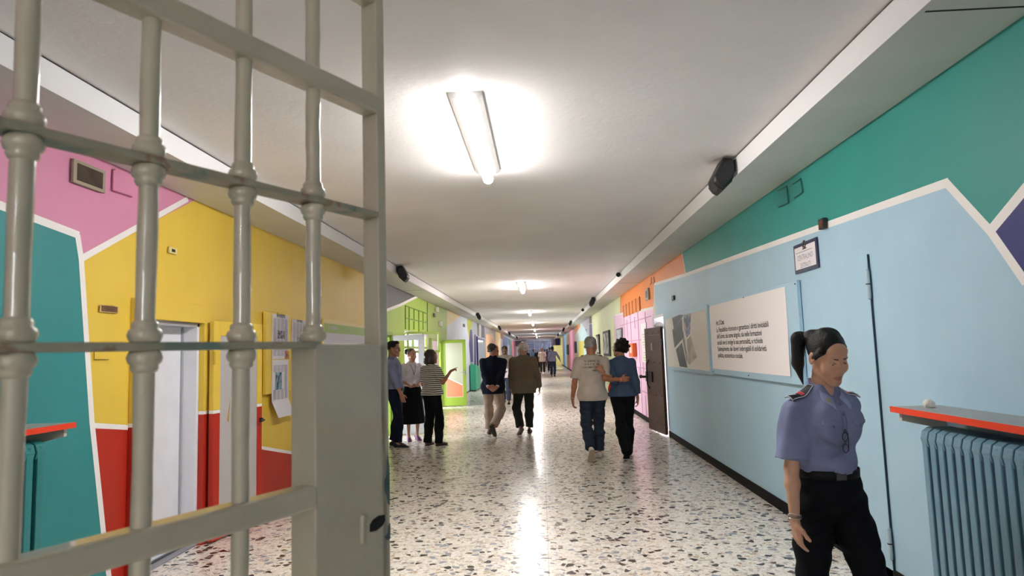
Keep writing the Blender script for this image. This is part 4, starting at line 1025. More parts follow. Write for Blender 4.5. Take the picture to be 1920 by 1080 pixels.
class Fig:
    """joints of a 1.75 m figure facing +Y with x to its right"""
    def __init__(s, hip=(0, 0, .945), lean=2, side=0, twist=0, pelvis_yaw=0, feet=None, hands=None, poles=None, head=(0, 0, 0), female=False, bulk=1.0, neck=0, drop=.078, nup=.054):
        s.fem = female; s.b = bulk; b = bulk
        s.Rp = rotm(pelvis_yaw, 0, 0); s.Rc = rotm(twist, -lean, side)
        s.hip = V3(*hip); up = s.Rc[:, 2]; s.up = up; s.rt = s.Rc[:, 0]; s.fw = s.Rc[:, 1]
        s.waist = s.hip+up*.16; s.chest = s.hip+up*.345-s.fw*.005; s.nb = s.hip+up*.525-s.fw*.02
        sw = (.165 if female else .188)*(.5+.5*b)
        s.sh = [s.nb-up*drop-s.rt*sw, s.nb-up*drop+s.rt*sw]
        hw = .088; s.hj = [s.hip-s.Rp[:, 0]*hw-V3(0, 0, .02), s.hip+s.Rp[:, 0]*hw-V3(0, 0, .02)]
        feet = feet or [(-.1, 0, 0, 0, 8), (.1, 0, 0, 0, -8)]    # ankle x,y, heel lift, pitch (toe down +), yaw
        s.kn = []; s.an = []; s.ft = []
        for i in (0, 1):
            fx, fy, fz, pt, yw = feet[i]; R = rotm(yw, -pt, 0)
            an = V3(fx, fy, .085+fz); k, an = ik(s.hj[i], an, .432, .418, R[:, 1]*V3(1, 1, 0)+V3(0, .01, .0)); s.kn.append(k); s.an.append(an); s.ft.append(R)
        hands = hands or [None, None]; poles = poles or [None, None]
        s.el = []; s.wr = []; s.hd = []
        for i in (0, 1):
            sg = -1 if i == 0 else 1; H = hands[i] or {}
            t = H.get('at', s.sh[i]+V3(sg*.05, .02, -.52)); pole = poles[i] if poles[i] is not None else V3(sg*.35, -1, -.1)
            e, w = ik(s.sh[i], t, .29, .255, pole); s.el.append(e); s.wr.append(w)
            d = unit(H.get('dir', w-e)); n = V3(*H.get('palm', (-sg, 0, 0))); n = unit(n-d*(n@d)); th = np.cross(d, n)*(1 if i == 1 else -1)
            if 'thumb' in H:
                if th@V3(*H['thumb']) < 0: th = -th
            s.hd.append((d, n, unit(th), H.get('curl', 25), H.get('spread', 0), H.get('point', False)))
        hy, hp, hr = head; s.Rh = rotm(hy, hp, hr)
        s.hc = s.nb+up*nup+s.Rh[:, 2]*.105+s.fw*(.012+neck)+s.Rh[:, 1]*.012
    hs = 1.09
    def H(s, x, y, z): return s.hc+s.Rh@V3(x, y, z)
    def HS(s, x, y, z): return s.hc+s.Rh@V3(x, y, z)*s.hs
    def scaled(s, f): return lambda P: f(s.hc+(P-s.hc)/s.hs)*s.hs
    # --- skin
    def head_sdf(s, k=1.0):
        H = s.H; R = s.Rh; f = s.fem; jw = .047 if f else .053
        a = sU(.03, ell(H(0, -.018, .032), (.074, .094, .086), R), ell(H(0, .026, -.018), (.058, .064, .082), R))
        a = sU(.022, a, rc(H(-jw, .0, -.058), H(-.012, .066, -.098), .022, .0185), rc(H(jw, .0, -.058), H(.012, .066, -.098), .022, .0185), ell(H(0, .070, -.095), (.022, .018, .018), R),
               ell(H(-.037, .058, -.032), (.025, .024, .026), R), ell(H(.037, .058, -.032), (.025, .024, .026), R), ell(H(0, .074, -.062), (.026, .018, .026), R))
        br = .0062 if f else .0085; a = sU(.010, a, rc(H(-.038, .076, .024), H(-.010, .083, .021), br, br), rc(H(.038, .076, .024), H(.010, .083, .021), br, br), ell(H(0, .06, .05), (.048, .028, .034), R))
        a = sSub(.012, a, ell(H(-.031, .097, .003), (.019, .016, .011), R)); a = sSub(.012, a, ell(H(.031, .097, .003), (.019, .016, .011), R))
        nn = .80 if f else 1.0; a = sU(.009, a, rc(H(0, .086, .010), H(0, .104-.003*f, -.028), .0065*nn, .0100*nn), ell(H(-.0125, .092, -.035), (.0085, .010, .0075), R), ell(H(.0125, .092, -.035), (.0085, .010, .0075), R))
        a = sU(.004, a, rc(H(-.021, .081, -.0655), H(0, .093, -.062), .0040, .0055), rc(H(.021, .081, -.0655), H(0, .093, -.062), .0040, .0055), rc(H(-.016, .083, -.071), H(0, .091, -.0735), .0045, .0065), rc(H(.016, .083, -.071), H(0, .091, -.0735), .0045, .0065))
        for sg in (-1, 1):
            ear = sSub(.004, ell(H(sg*.077, -.008, -.006), (.010, .019, .031), R), ell(H(sg*.087, -.002, -.002), (.008, .010, .018), R)); a = sU(.008, a, ear)
        a = s.scaled(a); nr = .050 if f else .060
        neck = rc(H(0, -.028, -.045), s.nb-s.fw*.0-s.up*.02, nr, nr*1.12)
        return sU(.022, a, neck)
    def hand_sdf(s, i):
        d, n, t, curl, spread, point = s.hd[i]; W_ = s.wr[i]; sc = .9 if s.fem else 1.0
        R = np.stack([t, d, n], 1)
        palm = sU(.012, ell(W_+d*.050*sc, (.040*sc, .050*sc, .0135), R), rc(W_+t*.012, W_+d*.075+t*.025, .016, .012), rc(W_-t*.012, W_+d*.075-t*.026, .016, .012), rc(W_-d*.01, W_+d*.03, .026*sc, .022, (n, 1.35)))
        fs = []
        for k, (o, L) in enumerate(((.030, .070), (.0105, .078), (-.0100, .073), (-.029, .058))):
            dd = unit(d+t*(o*spread*9)); c = math.radians(curl*(.7+.12*k)); p = W_+d*.088*sc+t*o*sc; r = .0092*sc
            if point and k == 0: c = math.radians(3)
            if point and k > 0: c = math.radians(62)
            ang = c*.55
            for j, q in enumerate((.45, .31, .24)):
                v = dd*math.cos(ang)+n*math.sin(ang); p2 = p+v*L*q*sc; fs.append(rc(p, p2, r, r*.90)); p = p2; r *= .90; ang += c
        tb = W_+d*.022+t*.026; v1 = unit(d*.65+t*.70+n*.28); v2 = unit(d*.92+t*.30+n*.35); a = tb+v1*.036*sc; b = a+v2*.034*sc; c_ = b+unit(v2+n*.2)*.018
        th = sU(.006, rc(W_+d*.012+t*.012, tb, .015, .0145), rc(tb, a, .0145*sc, .0115*sc), rc(a, b, .0115*sc, .0098*sc), rc(b, c_, .0098*sc, .0085*sc))
        fing = lambda P: np.min([g(P) for g in fs], 0)
        return sU(.008, palm, fing, th)
    def arm_sdf(s, i, g=0.0):
        f = .86 if s.fem else 1.0; e = s.el[i]; w = s.wr[i]; m = e+(w-e)*.3
        return sU(.02, rc(s.sh[i], s.sh[i]+(e-s.sh[i])*.45, .053*f+g, .048*f+g), rc(s.sh[i]+(e-s.sh[i])*.4, e, .048*f+g, .038*f+g), rc(e, m, .038*f+g, .040*f+g), rc(m, w, .040*f+g, .0255*f+g))
    def leg_sdf(s, i, g=0.0, gl=None):
        gl = g if gl is None else gl; h, k, a = s.hj[i], s.kn[i], s.an[i]; c = k+(a-k)*.32; bk = -unit(s.ft[i][:, 1]*V3(1, 1, 0))*.014
        th = (.086 if not s.fem else .088)*(.4+.6*s.b)
        return sU(.03, rc(h-V3(0, 0, .03), k, th+g, .054+g), rc(k, c+bk, .054+gl, .056+gl), rc(c+bk, a, .056+gl, .036+gl))
    def torso_sdf(s, g=0.0, hem=None):
        b = s.b; R = s.Rc; w = .145 if s.fem else .160
        parts = [ell(s.chest, (w*b+g, .112*b+g, .185+g*.6), R), ell(s.waist, ((.120 if s.fem else .145)*b+g, .100*b*(1 if b <= 1 else b)+g, .17), R), ell(s.hip+V3(0, 0, .01), (.158*b+g, .118*b+g, .135), s.Rp),
                 rc(s.sh[0]+s.rt*.022, s.nb-s.up*.016, .045+g*.7, .046+g*.6), rc(s.sh[1]-s.rt*.022, s.nb-s.up*.016, .045+g*.7, .046+g*.6)]
        if s.fem:
            for sg in (-1, 1): parts.append(ell(s.chest+s.rt*sg*.068+s.fw*.085+s.up*.035, (.062+g, .055+g, .062+g), R))
        return sU(.05, *parts)
    def body_sdf(s, legs=True):
        fs = [s.torso_sdf(-.004), s.arm_sdf(0), s.arm_sdf(1)]
        if legs: fs += [s.leg_sdf(0, -.014, -.010), s.leg_sdf(1, -.014, -.010)]
        a = sU(.03, *fs); a = sU(.025, a, s.head_sdf())
        for i in (0, 1):
            fl = rc(s.an[i]-V3(0, 0, .04), s.an[i]+s.ft[i]@V3(0, .13, -.055), .032, .022)
            a = sU(.02, a, fl); a = sU(.012, a, s.hand_sdf(i))
        return a
    def bounds(s, pad=.16):
        P = np.array([s.hip, s.nb, s.hc, s.hc+V3(0, 0, .12)]+s.sh+s.el+s.wr+s.kn+s.an+[w+h[0]*.19 for w, h in zip(s.wr, s.hd)]+[a+R[:, 1]*.2 for a, R in zip(s.an, s.ft)])
        return P.min(0)-pad, P.max(0)+pad
def on_sdf(f, c, d, n=50, st=.004):
    """first point of the surface seen from c along direction d"""
    t = 0; c = V3(*c)
    for _ in range(n):
        if t > .42: return c+d*.30
        q = f((c+d*t)[None])[0]
        if q < .0006: break
        t += max(q*.7, .0008)
    return c+d*t
def skin(h): return mat('skin_'+h, '#'+h, rough=.52, var=.05, vscale=14, sss=.06)
def build_body(p, F, h, tone, bounds=None, lips='a8625a'):
    sk = skin(tone); lp = mat('lips_'+lips, '#'+lips, rough=.4)
    lo, hi = F.bounds(.22)
    def pick(c):
        q = (c-F.hc)@F.Rh/F.hs
        return ((np.abs(q[:, 0]) < .0235) & (q[:, 1] > .078) & (q[:, 2] > -.0795) & (q[:, 2] < -.0575) & (np.abs(q[:, 2]+.0675) < .0115*(1-(np.abs(q[:, 0])/.026)**2))).astype(int)
    b = mesh_sdf('body', F.body_sdf(), lo, hi, h, [sk, lp], p, pick)
    return b
def face_details(p, F, brow='2a1d16', eyes=True, closed=0.0, tone=None):
    ew = mat('eye_white', '#d9d2cc', rough=.25); ir = mat('iris_dark', '#2b1a10', rough=.15); bm_ = mat('brow_'+brow, '#'+brow, rough=.8); lid = mat('lash', '#1a1210', rough=.7)
    for sg in (-1, 1):
        m = MB(); c = F.HS(sg*.031, .0715, .002); m.ball(c, .0125, ew, 10); e = m.build('eye', p)
        m = MB(); m.ball(c+F.Rh@V3(0, .0098, -.0035), (.0048,)*3, ir, 8); m.build('iris', e)
        if tone:
            m = MB(); m.ball((0, 0, 0), .0134, skin(tone), 12); th = .004-closed*.010
            keep = [i for i, fc in enumerate(m.f) if np.mean([m.v[j][2] for j in fc]) > th]; m.f = [m.f[i] for i in keep]; m.m = [m.m[i] for i in keep]; m.sm = [True]*len(keep)
            m.v = [tuple(c+F.Rh@V3(*v)) for v in m.v]; m.build('eyelid', e, fix=False)
        m = MB(); m.tube([F.HS(sg*(.018+.0045*k), .0845-.0008*k*k*.5, .0075+.0018*math.sin(k*.8)-closed*.006) for k in range(6)], .0013, lid, 6); m.build('eyelash', p)
        m = MB(); m.tube([F.HS(sg*(.013+.006*k), .0905-.0016*k-.0004*k*k, .0225+.0022*math.sin(k*.75)) for k in range(6)], [.0022, .0028, .003, .0028, .0022, .0012], bm_, 6); m.build('eyebrow', p)
def glasses(p, F, col='1a1718'):
    g = mat('glasses_'+col, '#'+col, rough=.3); m = MB()
    for sg in (-1, 1):
        m.tube([F.HS(sg*.031+.021*math.cos(a*.5236), .100-.006*abs(math.cos(a*.5236)), .001+.016*math.sin(a*.5236)) for a in range(13)], .0016, g, 6, caps=False)
        m.tube([F.HS(sg*.052, .094, .006), F.HS(sg*.072, .06, .006), F.HS(sg*.080, 0, .004), F.HS(sg*.080, -.02, -.012)], .0016, g, 6)
    m.tube([F.HS(-.011, .102, .004), F.HS(.011, .102, .004)], .0015, g, 6); m.build('glasses', p)
def shoe(p, F, i, h, m_, sole, high=0.0, heel=.012, name='shoe'):
    R = F.ft[i]; a = F.an[i]
    def L(x, y, z): return a+R@V3(x, y, z)
    f = sU(.03, ell(L(0, -.02, -.04), (.037, .048, .042), R), ell(L(0, .07, -.052), (.042, .085, .032), R), ell(L(0, .14, -.062), (.042, .058, .022), R))
    if high: f = sU(.02, f, rc(L(0, -.01, -.03), L(0, -.008, high), .042, .044))
    f = cut(f, L(0, 0, -.078), -R[:, 2]); lo = np.minimum(a, L(0, .2, -.08))-.12; hi = np.maximum(a, L(0, .2, -.08))+.12
    o = mesh_sdf(name, f, lo, hi, h, m_, p)
    g = sU(.03, ell(L(0, -.022, -.078), (.039, .050, .05), R), ell(L(0, .07, -.078), (.045, .09, .05), R), ell(L(0, .145, -.078), (.044, .058, .05), R))
    g = cut(cut(g, L(0, 0, -.070), R[:, 2]), L(0, 0, -.085-.0), -R[:, 2])
    s_ = mesh_sdf('sole', g, lo, hi, min(h, .006), sole, o)
    return o
def top_garment(p, F, name, h, m_, g=.014, hem=.10, sleeve=.55, loose=.02, hemcut=None, amp=.004, seed=1, extra=None, neck_r=.075, flare=0.0, pick=None, sleeves=(None, None), tuck=False, vneck=0, bell=.008, fr=(24, 24, 12)):
    """sleeve: part of the arm covered, 0-1 upper arm, 1-2 forearm; hem: how far below the hips"""
    up = F.up; R = F.Rc
    hemp = F.hip-V3(0, 0, hem)
    f = F.torso_sdf(g)
    if not tuck:
        f = sU(.05, f, rc(F.chest-up*.06, hemp-V3(0, 0, .05), .128*F.b+g+loose*.6, .152*F.b+g+loose*.6+flare, (F.fw, 1.34)), ell(F.hip-V3(0, 0, .02), (.160*F.b+g+loose, .118*F.b+g+loose, .16), F.Rp))
    if extra: f = sU(.03, f, *extra)
    f = sSub(.01, f, rc(F.nb+up*.05+F.fw*.02, F.nb+up*.15+F.fw*.02, .052 if F.fem else .06, .09)) if neck_r else f
    if vneck: f = sSub(.004, f, rc(F.nb+up*.04+F.fw*.075, F.nb-up*vneck+F.fw*.135, .045, .005))
    for i in (0, 1):
        c = sleeves[i] if sleeves[i] is not None else sleeve; a = F.sh[i]; e = F.el[i]; w = F.wr[i]; gg = g+.005
        q = .86 if F.fem else .97
        if c <= 1:
            en = a+(e-a)*c; ar = cut(sU(.02, rc(a, e, .048*q+gg, .047*q+gg+bell)), en, e-a)
        else:
            en = e+(w-e)*(c-1); ar = cut(sU(.025, rc(a, e, .048*q+gg, .042*q+gg), rc(e, w, .041*q+gg, .031*q+gg*.8)), en, w-e)
        f = sU(.028, f, ar)
    f = cut(folds(f, amp, fr, seed), hemp, hemcut if hemcut is not None else (0, 0, -1))
    f = cut(f, F.nb+up*.035+F.fw*.0, unit(up*1.0+F.fw*-.25)) if neck_r else f
    lo, hi = F.bounds(.24)
    lo[2] = max(lo[2], hemp[2]-.12) if c is not None else lo[2]
    return mesh_sdf(name, f, lo, hi, h, m_, p, pick)
def trousers(p, F, h, m_, g=.014, gl=.026, cuffs=.02, amp=.005, seed=3, top=.13, pick=None, name='trousers'):
    f = sU(.05, ell(F.hip+V3(0, 0, .02), (.160*F.b+g*.6, .118*F.b+g*.6, .14), F.Rp), ell(F.hip-F.Rp@V3(.075, .05, .03), (.082*F.b+g*.5, .080+g*.5, .10), F.Rp), ell(F.hip+F.Rp@V3(.075, -.05, -.03), (.082*F.b+g*.5, .080+g*.5, .10), F.Rp))
    q_ = .93 if F.fem else 1.0
    f = sU(.03, f, rc(F.hip+F.up*.03, F.hip+F.up*.13, (.142*F.b*q_)+g*.6, .138*F.b*q_+g*.5, (F.fw, 1.24)))
    legs = []
    for i in (0, 1):
        k, a = F.kn[i], F.an[i]; c = k+(a-k)*.35
        l = sU(.04, rc(F.hj[i]-V3(0, 0, .03), k, (.086*(.4+.6*F.b))+g, .056+g), rc(k, c, .056+g, .050+gl), rc(c, a+(a-k)*.05, .050+gl, .040+gl))
        legs.append(cut(l, a-unit(a-k)*cuffs, a-k))
    ff = lambda P: np.minimum(legs[0](P), legs[1](P))
    f = sU(.018, f, ff); f = cut(folds(f, amp, (12, 12, 26), seed), F.hip+F.up*top, F.up)
    lo, hi = F.bounds(.22); hi[2] = F.hip[2]+.25
    return mesh_sdf(name, f, lo, hi, h, m_, p, pick)
def hair_mesh(p, F, h, m_, prims, carve=True, amp=.004, face=(.0, .0), seed=5, name='hair', facecut=True):
    R = F.Rh
    f = sU(.012, *prims)
    if facecut: f = sSub(.006, f, ell(F.H(0, .105, -.045+face[0]), (.062+face[1], .072, .098), R))
    f = F.scaled(folds(f, amp, (55, 55, 28), seed))
    c = F.H(0, -.02, 0); return mesh_sdf(name, f, c-.42, c+.30, h, m_, p)
def person(x, y, rz, hgt, label):
    p = empty('person', (x, y, 0), math.radians(rz), label, 'person'); s = hgt/1.75; p.scale = (s, s, s); return p
def bump_mat(m): return m
hm_dark = mat('hair_dark', '#0d0908', rough=.5, spec=.3, bump=.5, bscale=160); hm_grey = mat('hair_grey', '#8b8986', rough=.6, bump=.5, bscale=160, var=.25, vscale=40)
hm_white = mat('hair_white', '#bdb3ac', rough=.6, bump=.5, bscale=160, var=.15, vscale=30); hm_brown = mat('hair_brown', '#3a2c26', rough=.5, bump=.5, bscale=160)
blackc = cloth('101013'); leather = mat('leather_black', '#141213', rough=.35)
# ------------------------------------------------------------------ uniformed officer, right foreground
gx_, gy_ = 1.325, 3.25
p = person(gx_, gy_, 180+10, 1.61, 'woman officer in pale blue uniform shirt and black trousers, walking with her head bowed')
F = Fig(hip=(0, 0, .94), lean=3, twist=4, pelvis_yaw=-4, feet=[(-.09, .30, 0, -8, 4), (.12, -.26, .07, 28, -4)],
        hands=[dict(at=(-.17, -.34, .90), dir=(.1, -.25, -1), palm=(.8, -.5, 0), curl=22), dict(at=(.255, .10, .765), dir=(-.05, .16, -1), palm=(-1, .1, 0), curl=26, thumb=(0, 1, 0))],
        head=(3, -24, 4), female=True, bulk=1.0, neck=.012, drop=.098, nup=.080)
h = .0042
build_body(p, F, h, 'c6967a', lips='a4645a'); face_details(p, F, '1c1310', closed=.9, tone='c6967a')
# hair: pulled back, pony tail
F_ = F; tail0 = F.HS(.045, -.098, .068); R = F.Rh
hair_mesh(p, F, .0035, hm_dark, [ell(F.H(0, -.022, .036), (.080, .096, .088), R), ell(F.H(.035, -.080, .068), (.038, .04, .035), R), ell(F.H(0, -.02, .105), (.045, .05, .028), R),
    rc(F.H(-.064, .015, .045), F.H(-.070, -.01, .0), .014, .010), rc(F.H(.068, .035, .045), F.H(.072, .0, .0), .016, .010)], amp=.0016, face=(-.012, .004))
f = sU(.02, rc(tail0, tail0+V3(.03, -.045, -.015), .020, .030), rc(tail0+V3(.03, -.045, -.015), tail0+V3(.04, -.05, -.14), .036, .030), rc(tail0+V3(.04, -.05, -.14), tail0+V3(.03, -.03, -.25), .028, .006))
mesh_sdf('pony_tail', folds(f, .004, (60, 60, 10), 9), tail0-.4, tail0+.2, .0045, hm_dark, p)
m = MB(); m.ball(tail0+V3(0, -.004, 0), (.026, .014, .026), mat('hair_band', '#222226', rough=.6), 8); m.build('hair_band', p)
# shirt
shm = cloth('7d84a4')
col = [rc(F.nb+F.rt*sg*.052+F.up*.020-F.fw*.01, F.nb+F.rt*sg*.034-F.up*.035+F.fw*.085, .013, .010) for sg in (-1, 1)]
sh_ = top_garment(p, F, 'shirt', .0045, shm, g=.013, hem=-.112, sleeve=.86, loose=.016, amp=.0095, seed=4, tuck=True, vneck=.085, bell=.026, fr=(30, 30, 15), extra=[ell(F.chest+F.up*.02+F.fw*.02, (.155, .135, .13), F.Rc), ell(F.hip+F.up*.165, (.158, .128, .10), F.Rc)])
def tuckpt(x, y, z): return F.hip+F.rt*x+F.fw*y+F.up*z
# collar wings
navyc = mat('epaulette_navy', '#0f1424', rough=.6); redc = mat('stripe_red', '#d8323a', rough=.6); whc = mat('piping_white', '#d8dae0', rough=.6)
tor = sU(.028, F.torso_sdf(.013), *[rc(F.sh[i], F.el[i], .053*.86+.023, .047*.86+.029) for i in (0, 1)], ell(F.chest+F.up*.02+F.fw*.02, (.155, .135, .13), F.Rc))
colm = cloth('929bc0')
o1 = rc(F.nb-F.up*.05-F.fw*.006, F.nb+F.up*.09-F.fw*.0, .082, .060); o2 = rc(F.nb-F.up*.05-F.fw*.006, F.nb+F.up*.09, .076, .054)
def band(P):
    q = P-F.nb; x = q@F.rt; y = q@F.fw; z = q@F.up
    d = np.maximum(o1(P), -o2(P)); d = np.maximum(d, z-(.046-.45*np.clip(y, -.02, .1))); d = np.maximum(d, -.03-z)
    return np.maximum(d, np.where(y > 0, (.048+z*.3)-np.abs(x), -1))
mesh_sdf('collar_band', band, F.nb-.15, F.nb+.15, .003, colm, sh_)
for sg in (-1, 1):
    C4 = [(.018, -.034), (.060, .000), (.070, -.046), (.040, -.088)]
    g_ = 7; top_ = []; bot_ = []
    for a_ in range(g_+1):
        for b_ in range(g_+1):
            u, v = a_/g_, b_/g_
            x = (C4[0][0]*(1-u)+C4[3][0]*u)*(1-v)+(C4[1][0]*(1-u)+C4[2][0]*u)*v; z = (C4[0][1]*(1-u)+C4[3][1]*u)*(1-v)+(C4[1][1]*(1-u)+C4[2][1]*u)*v
            q = on_sdf(tor, F.nb+F.rt*sg*x+F.up*z+F.fw*.35, -F.fw); bot_.append(q+F.fw*.004); top_.append(q+F.fw*(.010+.004*math.sin(math.pi*v))+F.up*.001)
    m = MB(); N8 = g_+1; fs = [(a_*N8+b_, a_*N8+b_+1, (a_+1)*N8+b_+1, (a_+1)*N8+b_) for a_ in range(g_) for b_ in range(g_)]
    m.add(top_, fs, colm, True); m.add(bot_, fs, colm, True)
    rim = [a_*N8 for a_ in range(N8)]+[g_*N8+b_ for b_ in range(1, N8)]+[a_*N8+g_ for a_ in range(g_-1, -1, -1)]+[b_ for b_ in range(g_-1, 0, -1)]; n_r = len(rim)
    m.add([top_[q] for q in rim]+[bot_[q] for q in rim], [(q, (q+1) % n_r, (q+1) % n_r+n_r, q+n_r) for q in range(n_r)], colm)
    m.build('collar', sh_, fix=False)
for i, sg in ((0, -1), (1, 1)):
    # epaulette: a stiff curved board on the shoulder
    m = MB(); L = .118; wd = .034; vs = []; n = 8
    a = F.nb+F.rt*sg*.070; e_ = F.sh[i]+F.rt*sg*.030
    pts = []
    for k in range(n+1):
        base = a+(e_-a)*(k/n)
        row = []
        for w_ in (-1, -.5, 0, .5, 1):
            wk = wd*(.62+.38*min(1, k/2.5)); row.append(on_sdf(tor, base+F.fw*(w_*wk+.006)+F.up*.16, -F.up)+F.up*.004)
        pts.append(row)
    ft = [q+F.up*.0035 for r in pts for q in r]; fb = [q-F.up*.002 for r in pts for q in r]
    N5 = 5; fs = []
    for k in range(n):
        for j in range(4): q = k*5+j; fs.append((q, q+1, q+6, q+5))
    m.add(ft, fs, navyc, True); m.add(fb, fs, navyc, True)
    rim = [k*5 for k in range(n+1)]+[n*5+j for j in range(1, 5)]+[k*5+4 for k in range(n-1, -1, -1)]+[j for j in range(3, 0, -1)]
    m.add([ft[q] for q in rim]+[fb[q] for q in rim], [(q, (q+1) % len(rim), (q+1) % len(rim)+len(rim), q+len(rim)) for q in range(len(rim))], navyc)
    ep = m.build('epaulette', sh_, fix=False)
    m = MB(); m.tube([ft[q] for q in rim]+[ft[rim[0]]], .0018, whc, 6); m.build('piping', ep)
    m = MB()
    def EP(u, w_):
        k = min(n-1, int(u*n)); t = u*n-k; j = min(3, int((w_+1)/2*4)); s_ = (w_+1)/2*4-j
        g_ = lambda kk, jj: pts[kk][jj]
        return (g_(k, j)*(1-t)*(1-s_)+g_(k+1, j)*t*(1-s_)+g_(k, j+1)*(1-t)*s_+g_(k+1, j+1)*t*s_)+F.up*.0055
    for u0 in (.42, .52):
        m.tube([EP(u0, -.75), EP(u0, 0), EP(u0, .75)], .0028, redc, 6)
    m.tube([EP(.47, -.75), EP(.47, 0), EP(.47, .75)], .0016, redc, 6)
    m.build('rank_stripes', ep)
    m = MB(); c = EP(.80, 0); m.lathe([(.001, .002), (.006, .003), (.013, .001), (.014, -.001)], mat('badge_silver', '#b8bcc4', rough=.3, metal=.7), c, 14); m.build('badge', ep)
# front placket, buttons, pockets
fd = -F.fw
def front(x, z, off=.002): return on_sdf(tor, F.chest+F.rt*x+F.up*z+F.fw*.35, fd)+F.fw*off
btn = mat('button_blue', '#5a6a90', rough=.3)
m = MB(); pl_ = [front(.0, .09-.03*k, .009) for k in range(11)]
m.tube(pl_, .0022, shm, 6); m.tube([q+F.rt*.020 for q in pl_], .0016, shm, 6); m.build('placket', sh_)
for k in range(4):
    m = MB(); c = front(.010, .075-.085*k, .011); m.ball(c, (.0075, .005, .0075), btn, 6); m.build('button', sh_)
for sg in (-1, 1):
    m = MB(); e_ = []
    for (x, z) in ((.035, .045), (.035, .030), (.075, .010), (.115, .030), (.115, .045)): e_.append(front(sg*x, z, .013))
    vs = e_+[q-F.fw*.016 for q in e_]; m.add(vs, [(0, 1, 2, 3, 4)]+[(q, (q+1) % 5, (q+1) % 5+5, q+5) for q in range(5)], shm)
    pk = m.build('pocket_flap', sh_, fix=False)
    m = MB(); m.tube([front(sg*.035, .03), front(sg*.037, -.075, .003), front(sg*.113, -.075, .003), front(sg*.115, .03)], .0015, shm, 5); m.build('pocket', sh_)
    m = MB(); m.ball(front(sg*.075, .020, .015), (.007,)*3, btn, 6); m.build('pocket_button', pk)
m = MB(); c = on_sdf(tor, F.nb+F.rt*.052-F.up*.045+F.fw*.35, -F.fw)+F.fw*.016
m.box((-.008, -.003, -.016), (.008, .003, .016), mat('pin_grey', '#8f9078', rough=.4)); o = m.build('collar_pin', sh_); o.location = c; o.rotation_euler = (.5, .25, -.3)
# folded glasses hanging from the placket
g_ = mat('glasses_dark', '#0e1320', rough=.2); m = MB(); c0 = front(.020, -.01, .024)
def GL(x, z): return c0+F.rt*x+F.up*z+F.fw*(.002)
for zc_ in (-.02, -.075):
    m.tube([GL(.004+.015*math.cos(a*.5236)*1.0, zc_+.022*math.sin(a*.5236)) for a in range(13)], .0022, g_, 6, caps=False)
m.tube([GL(.004, -.042), GL(.004, -.053)], .002, g_, 6); m.tube([GL(-.010, .0), GL(-.014, -.04), GL(-.012, -.09)], .002, g_, 6); m.tube([GL(-.008, .004), GL(.006, .016), GL(.012, .004)], .002, g_, 6)
m.build('hanging_glasses', sh_)
# trousers, belt
tr = trousers(p, F, .0055, cloth('0d0e13'), g=.020, gl=.040, seed=8, top=.125, amp=.006)
m = MB(); bl = mat('belt_black', '#0b0b0e', rough=.65, spec=.3)
for k in (0,):
    n = 40; vs = []; fs = []
    for zz in (.088, .130):
        for a in range(n):
            t = 2*math.pi*a/n; vs.append(F.hip+F.up*zz+F.Rp[:, 0]*(.150*math.cos(t))+F.Rp[:, 1]*(.123*math.sin(t)))
    for a in range(n): fs.append((a, (a+1) % n, (a+1) % n+n, a+n))
    m.add(vs, fs, bl, True)
bt = m.build('belt', p); so_ = bt.modifiers.new('thick', 'SOLIDIFY'); so_.thickness = .006; so_.offset = 1
m = MB(); m.box((-.026, -.004, -.021), (.026, .004, .021), mat('buckle', '#4a4a46', rough=.4)); o = m.build('buckle', bt, bevel=.002); o.location = F.hip+F.up*.109+F.Rp[:, 1]*.130
for i in (0, 1): shoe(p, F, i, .007, leather, blackc, high=.02)
# bracelets on the right wrist
for k, (cc, mt) in enumerate((('b8b2a8', .5), ('8f8a80', .3), ('c8c4bc', .7))):
    m = MB(); w = F.wr[1]; d_ = F.wr[1]-F.el[1]; d_ = unit(d_); c = w-d_*(.012+.010*k); u = unit(np.cross(d_, V3(0, 0, 1)+V3(.3, 0, 0))); v = np.cross(d_, u)
    m.tube([c+u*.031*math.cos(a*.35)+v*.028*math.sin(a*.35)+d_*.003*math.sin(a*.7+k) for a in range(19)], .0026, mat('bracelet_'+cc, '#'+cc, rough=.3, metal=mt), 6, caps=False); m.build('bracelet', p)
def loc(p, px_, py_, Y):
    """picture point at depth Y, in the frame of person p (for reaching poses)"""
    d = ray(px_, py_); w = np.array([d[0]*Y/d[1], Y, CAM_H+d[2]*Y/d[1]]) - np.array(p.location)
    a = -p.rotation_euler[2]; c, s = math.cos(a), math.sin(a)
    return V3(c*w[0]-s*w[1], s*w[0]+c*w[1], w[2])/p.scale[0]
H2 = .0065
# ------------------------------------------------------------------ grey-haired man in the pale T-shirt
p = person(.712, 9.80, 0, 1.76, 'grey-haired man in a pale printed T-shirt and jeans, arm around the curly-haired woman')
F = Fig(hip=(0.01, 0, .94), lean=3, side=1, feet=[(-.07, -.34, .10, 52, 10), (.09, .10, 0, 0, -8)],
        hands=[dict(at=(-.285, .06, .80), dir=(.05, .15, -1), palm=(1, .2, 0), curl=32), dict(at=loc(p, 1164, 712, 9.73), dir=(1, .06, .10), palm=(0, 1, 0), curl=38, thumb=(0, 0, 1))],
        poles=[None, V3(-.4, -.8, -1)], head=(-24, -6, -3), bulk=1.10)
build_body(p, F, H2, 'a86c4c'); face_details(p, F, '6a6662')
tee = cloth('bfb3a6')
ts = top_garment(p, F, 'tshirt', H2, tee, g=.018, hem=.11, sleeve=.84, loose=.020, amp=.006, seed=11)
R = F.Rh
